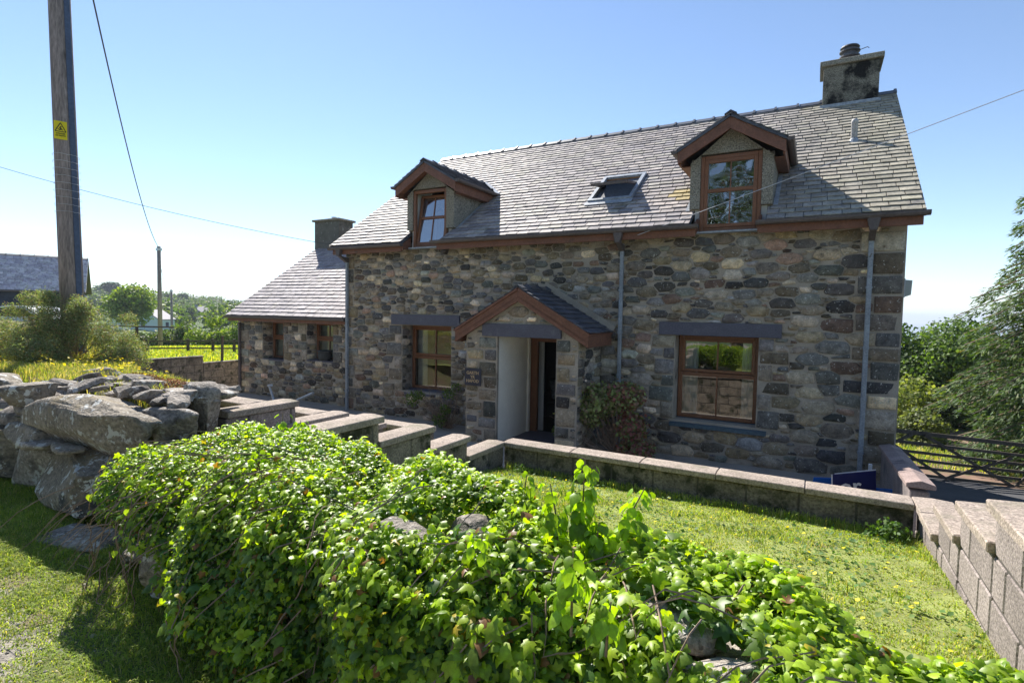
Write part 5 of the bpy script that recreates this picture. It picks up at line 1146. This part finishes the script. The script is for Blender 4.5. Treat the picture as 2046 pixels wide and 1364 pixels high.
# far left landscape
x,y=polar(-63.9,106); tree('ash_tree',(x,y,-5.6),9.0,5.0,9000,(.3,.55),LG,'bright green spreading tree in front of the white house',trunkh=.28,seed=2,nb=14,wts=[.35,.3,.15,.2])
x,y=polar(-66.3,70); t_=empty('dead_tree',(x,y,-6),'bare forked tree standing left of the bright green tree','tree'); mb=MB()
for i in range(9): a=random.uniform(0,6.28); e_=Vector((x+math.cos(a)*1.3,y+math.sin(a)*1.3,random.uniform(-2.5,-1.0))); mb.tube([(x,y,-6),(x+math.cos(a)*.4,y+math.sin(a)*.4,-4),e_],[.16,.09,.02],5)
mb.build('branch',m_twig,t_)
x,y=polar(-61.0,56); HB=[]
hd=empty('hedge',(x,y,-5.5),'dense dark hedge row at the far side of the pasture','hedge')
for i in range(30):
    a=-64.5+i*.28; xx,yy=polar(a,54+i*.12+random.gauss(0,.5)); HB.append((xx,yy,-3.6+random.gauss(0,.25)+(.7*math.exp(-((a+60.5)/1.5)**2)),.9,.9,1.1))
leafcloud('foliage',hd,HB,22000,(.12,.26),[(.07,.12,.03),(.1,.16,.035),(.05,.08,.025),(.16,.18,.06)],m_leaf,shell=.5)
MB().tube([(x,y,-6),(x,y,-4.5),(x,y,-3.4)],[.2,.15,.08],6).build('trunk',m_bark,hd)
x,y=polar(-56.9,46); tree('hawthorn_tree',(x,y,-4.5),4.2,1.9,7000,(.12,.22),LG,'light green tree next to the left gutter of the wing',trunkh=.1,seed=8,nb=12)
x,y=polar(-58.2,44); tree('hawthorn_shrub',(x,y,-4.2),2.6,1.7,4000,(.12,.22),LG,'pale green shrub behind the pasture fence near the wing','shrub',trunkh=.1,seed=18,nb=9)
pr=tree('pine_tree',(0,0,0),8.5,4.0,4200,(.35,.75),DG,'dark spreading pine on the skyline, furthest left','tree','pines on the hill skyline',trunkh=.35,seed=6,nb=12,squash=.8,spread=.7)
pines=[(-65.55,410,1.6,'broad dark pine clump on the skyline left of the bright tree'),(-63.75,430,1.0,'dark pine peeking just above the bright green tree'),(-62.7,440,1.0,'dark pine between the bright tree and the tall pole'),(-61.65,400,1.35,'dark pine immediately right of the tall pole'),(-60.35,400,1.55,'tall tiered pine between pole and distant hill'),(-57.5,430,1.05,'lone pine on the skyline right of the distant hill'),(-56.6,450,.8,'small pale tree right of the lone skyline pine'),(-67.2,380,1.0,'leftmost dark pine just right of the neighbour roof')]
for i,(a,r_,s_,lb) in enumerate(pines):
    x,y=polar(a,r_); loc=(x,y,hz(r_,a)-.5)
    if i==0: pr.location=loc; pr.scale=(s_*.95,s_*.95,s_*.72); pr['label']=lb
    else: copytree(pr,loc,s_*.6,random.uniform(0,6),lb)
md=tree('hillside_tree',(0,0,0),7,4.2,1500,(.6,1.1),MG,'x','tree',None,trunkh=.05,seed=9,nb=10)
md2=tree('hillside_tree',(0,0,0),7,4.2,1500,(.6,1.1),LG,'x','tree',None,trunkh=.05,seed=19,nb=10)
rg=random.Random(5)
LABS=['big dark green tree on the slope just left of the grey house','pale green tree low in the valley right of the ash tree','rounded green tree directly behind the grey house','light green tree right of the grey house','round green tree high on the slope below the tiered pine','dark round bush tree under the lone skyline pine','pale tree at the top of the hill near the wing roof','green tree standing between the pole pair','small green tree at the left hill field edge','green tree on the left hill under the broad pine']
for i,(a,r_,s_) in enumerate([(-60.1,235,1.2),(-61.8,175,.9),(-59.0,330,1.0),(-57.6,235,.9),(-60.3,345,1.0),(-57.0,345,1.0),(-56.1,400,.8),(-61.4,200,1.0),(-66.6,290,.7),(-65.2,350,.9)]):
    x,y=polar(a,r_)
    if i<2: o=(md,md2)[i]; o.location=(x,y,hz(r_,a)-.8); o['label']=LABS[i]
    else: copytree((md,md2)[i%2],(x,y,hz(r_,a)-.8),s_,rg.uniform(0,6),LABS[i])
wb=[]
for i in range(420):
    a=rg.uniform(-63.6,-55.2) if i<330 else rg.uniform(-69,-63.5); r_=rg.uniform(150,458) if i<330 else rg.choice((rg.uniform(400,455),rg.uniform(335,350)))
    if abs(a+59.35)<1.5 and 130<r_<275: continue
    x,y=polar(a,r_); k=rg.uniform(.7,1.5); wb.append((x,y,hz(r_,a)+1.6*k,3.0*k,3.0*k,2.6*k))
wd=leafcloud('woodland',None,wb,52000,(.7,1.5),[(.08,.13,.035),(.11,.17,.04),(.06,.1,.03),(.17,.21,.06),(.05,.075,.03)],m_leaf,shell=.6); tag(wd,'mixed scrubby woodland covering the far hillside','woodland',kind='stuff')
for (a0,a1,r0,r1) in ((-68.5,-63.2,330,335),(-68,-64,255,262),(-62,-57,330,345)):
    hb=[]
    for i in range(40): a=a0+(a1-a0)*i/39; r_=r0+(r1-r0)*i/39; x,y=polar(a,r_); hb.append((x,y,hz(r_,a)+.3,1.2,1.2,1.3))
    hh_=empty('field_hedge',hb[20][:3],'dark hedge line %s'%('crossing the upper left hill field' if r0==330 and a0<-65 else 'across the lower left hill field' if a0<-65 else 'across the slope behind the grey gable house'),'hedge')
    leafcloud('foliage',hh_,hb,3500,(.4,.9),DG+MG[:1],m_leaf)
# ---------------------------------------------------------------- buildings far away
def house(name,c,rz,wd,dp,hh_,rh,wall,roofm,label,chim=(),wins=()):
    e=empty(name,c,label,'house'); Mz=Matrix.Rotation(rz,3,'Z'); C_=Vector(c)
    def X(p): return C_+Mz@Vector(p)
    mb=MB(); mb.prism([X((-wd/2,-dp/2,-1.5)),X((-wd/2,dp/2,-1.5)),X((-wd/2,dp/2,hh_)),X((-wd/2,0,hh_+rh)),X((-wd/2,-dp/2,hh_))],Mz@Vector((wd,0,0))); w_=mb.build('walls',wall,e)
    rf_=MB(); o=.25
    for s_ in (1,-1): rf_.prism([X((-wd/2-o,s_*(dp/2+o),hh_-o*rh/(dp/2)+.05)),X((wd/2+o,s_*(dp/2+o),hh_-o*rh/(dp/2)+.05)),X((wd/2+o,0,hh_+rh+.05)),X((-wd/2-o,0,hh_+rh+.05))],(0,0,.15))
    r_=rf_.build('roof',roofm,e)
    for (x,s_) in chim: b=MB().box(-.4,.4,-.3,.3,hh_+rh-.6,hh_+rh+1.2); b.v=[tuple(X((p[0]+x,p[1],p[2]))) for p in b.v]; b.build('chimney',wall,r_)
    for (x,y,z,a,b_,ax) in wins:
        m=MB().box(x-a/2,x+a/2,y-.04,y+.04,z,z+b_) if ax=='x' else MB().box(x-.04,x+.04,y-a/2,y+a/2,z,z+b_)
        m.v=[tuple(X(p)) for p in m.v]; m.build('window',m_wallgrey,e)
    return e
m_farslate=M('far_slate',(.22,.2,.22),.6,.1,.5,0,fine=0)
x,y=polar(-63.6,143); rz=R(-63.6+90); AX=R(27)
house('white_house',(-131.5,64,-5.2),AX+R(90),7,7.5,3.2,2.6,m_hwall,m_farslate,'pale rendered house half hidden behind the bright green tree',chim=((-3,0),(3,0)),wins=((0,-3.78,1,1,1.2,'x'),(3.55,0,1.6,.9,1.1,'y')))
house('white_house_annexe',(-125.5,65.0,-5.4),AX+R(90),5,6,2.6,1.9,m_hwall,m_farslate,'lower pale gabled annexe at the right of the white house',wins=((-2.55,.5,1,.8,1,'y'),(0,-3.05,1,.9,1,'x')))
house('grey_house',(-237.4,143.2,-6.6),R(31)+R(90)-R(10),9,8.2,3.4,3.2,m_grender,m_farslate,'grey gabled house with pale roof edge in the valley',chim=((-3.5,0),))
# neighbour building
nb_=empty('neighbour_building',(-36,12.5,-2.2),'slate roofed dark clad building at the left edge behind the gorse','building')
B=Vector((-35.3,14.8,.72)); D=Vector((.43,.90,0)).normalized(); nin=Vector((-D.y,D.x,0)); 
ax_=D; A=B-D*9
MB().obox(A+Vector((0,0,-3.0)),D*9-D*.25,nin*6,(0,0,2.90)).build('wall',m_wallgrey,nb_)
Vn=(nin*3+Vector((0,0,2.02))).normalized(); Ln=math.hypot(3,2.35); Nn=D.cross(Vn)
rfn=MB().prism([A-nin*.2,B-nin*.2,B+nin*3+Vector((0,0,2.02)),A+nin*3+Vector((0,0,2.02))],Vector((0,0,-.06))).prism([A+nin*6,B+nin*6,B+nin*3+Vector((0,0,2.02)),A+nin*3+Vector((0,0,2.02))],Vector((0,0,-.06))).build('roof',m_slate_dark,nb_)
SN=[]; Va=((A+nin*3+Vector((0,0,2.02)))-(A-nin*.2)); La=Va.length; Va.normalize(); slates(SN,A-nin*.2,D,Va,D.cross(Va),9,La,.2,.32,parent=rfn,rg=random.Random(2),cols=[(.5,.46,.5),(.44,.4,.46),(.55,.52,.54)])
flush(SN,'slate',m_slate,300)
ridge(A+nin*3+Vector((0,0,2.06)),D,-Va,(nin*Vector((1,1,0)).length*.8*Vector((1,1,1)).length*0+Vector((nin.x,nin.y,-.75)).normalized()),9,rfn,seg=.6,w=.16)
gutter(A-nin*.25+Vector((0,0,-.02)),B-nin*.25+Vector((0,0,-.02)),nb_,.06)
# parked car behind the gorse
car=empty('parked_car',(-31.5,10.3,-1.7),'silver blue car partly hidden behind the gorse bush','car')
cd=Vector((.89,.46,0)); cn=Vector((-.46,.89,0)); c0=Vector((-33.6,9.2,-1.55))
def cp(a,h,s): return c0+cd*a+cn*s+Vector((0,0,h))
prof=[(0,.25),(0,.7),(.15,.85),(.9,.95),(1.5,1.38),(2.2,1.48),(3.1,1.42),(3.7,1.0),(4.1,.92),(4.2,.6),(4.2,.25)]
MB().prism([cp(a,h,0) for a,h in prof],cn*1.7).build('body',m_carpaint,car,bevel=.04)
MB().prism([cp(a,h,-.01) for a,h in ((1.1,.98),(1.58,1.32),(2.2,1.40),(3.0,1.34),(3.45,1.0))],cn*1.72).build('side_window',m_black,car)
MB().prism([cp(1.05,1.0,.15),cp(1.52,1.39,.2),cp(1.52,1.39,1.5),cp(1.05,1.0,1.55)],cd*-.02).build('windscreen',m_black,car)
for a in (.8,3.4):
    for s_ in (-.02,1.52):
        wv=MB(); p=[cp(a+.32*math.cos(t*math.pi/8),.30+.32*math.sin(t*math.pi/8),s_) for t in range(16)]; wh=wv.prism(p,cn*.2).build('wheel',m_black,car); p=[cp(a+.2*math.cos(t*math.pi/6),.30+.2*math.sin(t*math.pi/6),s_-.01) for t in range(12)]; MB().prism(p,cn*.22).build('rim',m_galv,wh)
tag(sheet('yard',-46,-29.5,2,13.0,lambda X,Y:np.full_like(X,-1.6)+0*X,1.0,m_gravel))
# ---------------------------------------------------------------- poles and wires
pb=Vector((-9.62,3.87,-1.0)); ptp=Vector((-10.18,3.97,7.6))
def pl_(z): t=(z-pb.z)/(ptp.z-pb.z); return pb+(ptp-pb)*t
up_=empty('utility_pole',tuple(pb),'tall weathered wooden pole rising out of the gorse at the left','pole')
MB().tube([pl_(z) for z in (-1,1,3,5,7.6)],[.148,.143,.138,.133,.125],20).build('pole_shaft',m_pole,up_,smooth=True)
cdn=Vector((.86,.02,0)).normalized(); cpn=MB()
for z0_,z1_ in ((-.9,7.5),):
    a_,b_=pl_(z0_)+Vector((.135,.03,0)),pl_(z1_)+Vector((.115,.03,0)); cpn.beam(a_,b_,.055,.07,up=(0,1,0))
cpn.build('cable_capping',m_steel,up_)
sg=pl_(2.54); tocam=Vector((-sg.x,-sg.y,0)).normalized(); rt=Vector((tocam.y*-1,tocam.x,0)); rt=Vector((0,0,1)).cross(tocam)
c_=sg+tocam*.150-rt*.05; yp=MB().obox(c_-rt*.075+Vector((0,0,-.13)),rt*.15,tocam*.004,(0,0,.26)).build('warning_plate',m_yellow,up_)
t3=[c_+tocam*.006+Vector((0,0,.105)),c_+tocam*.006-rt*.062+Vector((0,0,-.02)),c_+tocam*.006+rt*.062+Vector((0,0,-.02))]
tm=MB()
for i in range(3): tm.beam(t3[i],t3[(i+1)%3],.002,.010,up=tuple(Vector(t3[(i+1)%3]-t3[i]).cross(tocam)))
q=c_+tocam*.006
tm.beam(q+Vector((0,0,.055))+rt*.01,q+Vector((0,0,.03))-rt*.012,.002,.012,up=tuple(Vector((0,0,1)))).beam(q+Vector((0,0,.03))-rt*.012,q+Vector((0,0,.025))+rt*.012,.002,.01,up=(0,0,1)).beam(q+Vector((0,0,.025))+rt*.012,q+Vector((0,0,.0))-rt*.015,.002,.012,up=(0,0,1)).beam(q+Vector((0,0,.012))-rt*.03,q+Vector((0,0,.004))+rt*.03,.002,.01,up=(0,0,1))
tm.build('warning_symbol',m_black,yp)
ry=(R(90),0,math.atan2(tocam.y,tocam.x)+R(90))
text('DANGER',.026,tuple(q+Vector((0,0,-.05))),ry,m_black,'lettering',yp,.0004); text('OF DEATH',.024,tuple(q+Vector((0,0,-.08))),ry,m_black,'lettering',yp,.0004)
wr=MB()
for i in range(9):
    z=2.2-.105*i; ctr=pl_(z); pts=[ctr+Vector((math.cos(t)*.172,math.sin(t)*.16,random.gauss(0,.003)-.01*math.sin(t))) for t in [k*math.pi/10 for k in range(21)]]; wr.tube(pts,.0028,4,cap=False)
wr.build('barbed_wire',m_galv,up_)
def pole(x,y,z0,z1,r0,lab,top=None):
    e=empty('utility_pole',(x,y,z0),lab,'pole'); MB().tube([(x,y,z0),(x,y,(z0+z1)/2),(x,y,z1)],[r0*1.1,r0,r0*.85],10).build('pole_shaft',m_pole,e,smooth=True)
    MB().box(x-.12,x+.12,y-.12,y+.12,z1-.25,z1-.1).build('bracket',m_galv,e); return e
pole(-34.9,18.45,-3.0,3.62,.12,'slim wooden pole in the pasture with the cable running to it')
x,y=polar(-61.26,76); pole(x,y,-6,2.0,.14,'further slim pole to the right of the pasture pole')
x,y=polar(-67.3,300); pole(x,y,8,16.5,.35,'tiny bare pole on the hill skyline beside the neighbour roof')
x,y=polar(-57.4,170); pole(x,y,-6,-2,.12,'small pole far down beside the valley hedges')
def wire(name,pts,rad,mat,label):
    mb=MB().tube(pts,rad,5); o=mb.build(name,mat); tag(o,label,'wire'); return o
def cat(a,b,sag,n=24): a,b=Vector(a),Vector(b); return [a+(b-a)*(i/n)-Vector((0,0,4*sag*(i/n)*(1-i/n))) for i in range(n+1)]
wire('overhead_cable',cat((-10.1,3.95,7.3),(-34.9,18.45,3.55),1.1),.016,m_wire,'thick dark cable sagging from the big pole to the pasture pole')
x,y=polar(-61.26,76); wire('overhead_wire',cat((-34.9,18.45,2.9),(x,y,1.8),.9),.012,m_wire,'thin wire from the pasture pole to the pole behind it')
wire('overhead_wire',cat((-21.6,3.0,4.86),(-10.45,9.6,1.58),.33),.006,m_wire,'thin wire crossing the sky from the left edge to the cottage eaves')
wire('overhead_wire',cat((-2.83,9.62,1.42),(7.5,9.4,5.05) if False else (4.6,9.3,3.72),.02),.006,m_wirel,'thin pale wire from the right to the eaves over the dormer roof')
# ---------------------------------------------------------------- fences, gate
fx=empty('wire_fence_posts',(-16.9,8.2,-2.0),'post with a cross rail just behind the boundary wall, left one','fence post')
MB().tube([(-16.85,8.22,-2.1),(-16.85,8.28,-.56)],[.045,.04],8).build('post',m_wood,fx); MB().beam((-17.6,7.5,-.56),(-16.3,9.0,-.60),.05,.04).build('cross_rail',m_wood,fx)
fx=empty('fence_post',(-16.85,10.8,-2.0),'plain round post behind the boundary wall near the wing','fence post'); MB().tube([(-16.85,10.8,-2.1),(-16.85,10.83,-.92)],[.045,.04],8).build('post',m_wood,fx)
pf=empty('rail_fence',(-26,15.2,-2.4),'low post and rail fence running across the pasture','fence')
FP=[(-32.5,11.8),(-30.2,13.0),(-27.95,14.15),(-26.2,15.1),(-25.1,15.65),(-24.25,16.17),(-23,16.9),(-20.5,18.3)]
for (x,y) in FP: z=float(h_past(np.array([[x]]),np.array([[y]]))[0,0]); MB().box(x-.05,x+.05,y-.05,y+.05,z-.3,z+.62).build('post',m_wood,pf)
for (p,q_) in zip(FP[:-1],FP[1:]):
    for dz in (.18,.52):
        za=float(h_past(np.array([[p[0]]]),np.array([[p[1]]]))[0,0])+dz; zb=float(h_past(np.array([[q_[0]]]),np.array([[q_[1]]]))[0,0])+dz
        MB().beam((p[0],p[1]-.06,za),(q_[0],q_[1]-.06,zb),.03,.07).build('rail',m_wood,pf)
ga=Vector((1.3,16.65,-2.80)); gb_=Vector((5.6,18.9,-3.26)); gt=empty('field_gate',(3.4,17.8,-4.05),'wooden five bar field gate with crossed braces across the drive','gate'); gd=(gb_-ga)
for k,dz in enumerate((0,-.27,-.50,-.70,-.89,-1.08)):
    MB().beam(ga+Vector((0,0,dz)),gb_+Vector((0,0,dz)),.05,.10 if k in(0,) else .07).build('bar',m_wood,gt)
def gp(t,z): return ga+gd*t+Vector((0,-.06,z))
for (t0,z0_,t1,z1_) in ((.02,-.05,.42,-1.08),(.03,-.62,.235,-.03),(.30,-.03,.78,-1.1),(.42,-1.08,.76,-.36),(.78,-1.1,.98,-.1)): MB().beam(gp(t0,z0_),gp(t1,z1_),.03,.07,up=(0,0,1)).build('brace',m_wood,gt)
for t in (0,1): MB().beam(ga+gd*t+Vector((0,0,.08)),ga+gd*t+Vector((0,0,-1.15)),.09,.09,up=(0,1,0)).build('end_stile',m_wood,gt)
# estate sign lying behind the low wall
es=empty('estate_agent_board',(.45,8.1,-2.55),'navy and blue sign board lying behind the garden wall','sign')
bd=MB().obox((.30,8.0,-2.42),(.47,.14,.09),(0,.03,0),(-.02,0,.42)).build('board',m_navy,es)
MB().obox((.02,8.25,-2.5),(.4,.2,0),(0,.03,0),(.05,0,.36)).build('blue_board',m_blue,es); MB().obox((.70,8.3,-2.5),(.3,0,.02),(0,.03,0),(0,0,.32)).build('blue_board',m_blue,es)
MB().obox((.30,8.02,-2.0),(.45,.14,.09),(0,.012,0),(0,0,.012)).obox((.285,8.0,-2.4),(.012,0,0),(0,.012,0),(-.02,0,.40)).build('white_edge',m_white,bd)
text('or',.26,(.48,8.03,-2.13),(R(90),R(-9),R(15)),m_white,'lettering',bd,.004)
MB().box(.70,.74,8.5,8.54,G,-1.92).build('post',m_white,es)
# step handrails
for nm,pts,lab in (('handrail',[(-12.92,9.6,-2.10),(-12.68,9.52,-2.06)],'short bent galvanised rail by the wing wall, with cross piece'),('handrail',[(-11.64,9.5,-2.36),(-11.04,9.5,-2.12)],'straight galvanised rail sloping up to the right by the wing')):
    e=empty(nm,pts[0],lab,'handrail'); MB().tube(pts,.035,8).build('rail',m_galv,e)
    if pts[0][0]<-12: MB().tube([(-12.85,9.58,-2.10),(-12.5,9.5,-2.6)],.035,8).build('rail',m_galv,e)
    else: MB().tube([(-11.64,9.5,-2.36),(-11.64,9.5,-2.6)],.03,8).build('rail',m_galv,e)
# ---------------------------------------------------------------- haze
hm=bpy.data.materials.new('haze'); hm.use_nodes=True; t=hm.node_tree; t.nodes.clear(); o_=t.nodes.new('ShaderNodeOutputMaterial'); v_=t.nodes.new('ShaderNodeVolumePrincipled')
v_.inputs['Color'].default_value=(.8,.88,1,1); v_.inputs['Density'].default_value=.00035; v_.inputs['Anisotropy'].default_value=0; t.links.new(v_.outputs[0],o_.inputs['Volume'])
hz_=MB().box(-9800,9800,-9800,9800,-96,62).build('haze',hm); tag(hz_,'thin pale blue sea air over the whole landscape','haze',kind='stuff')
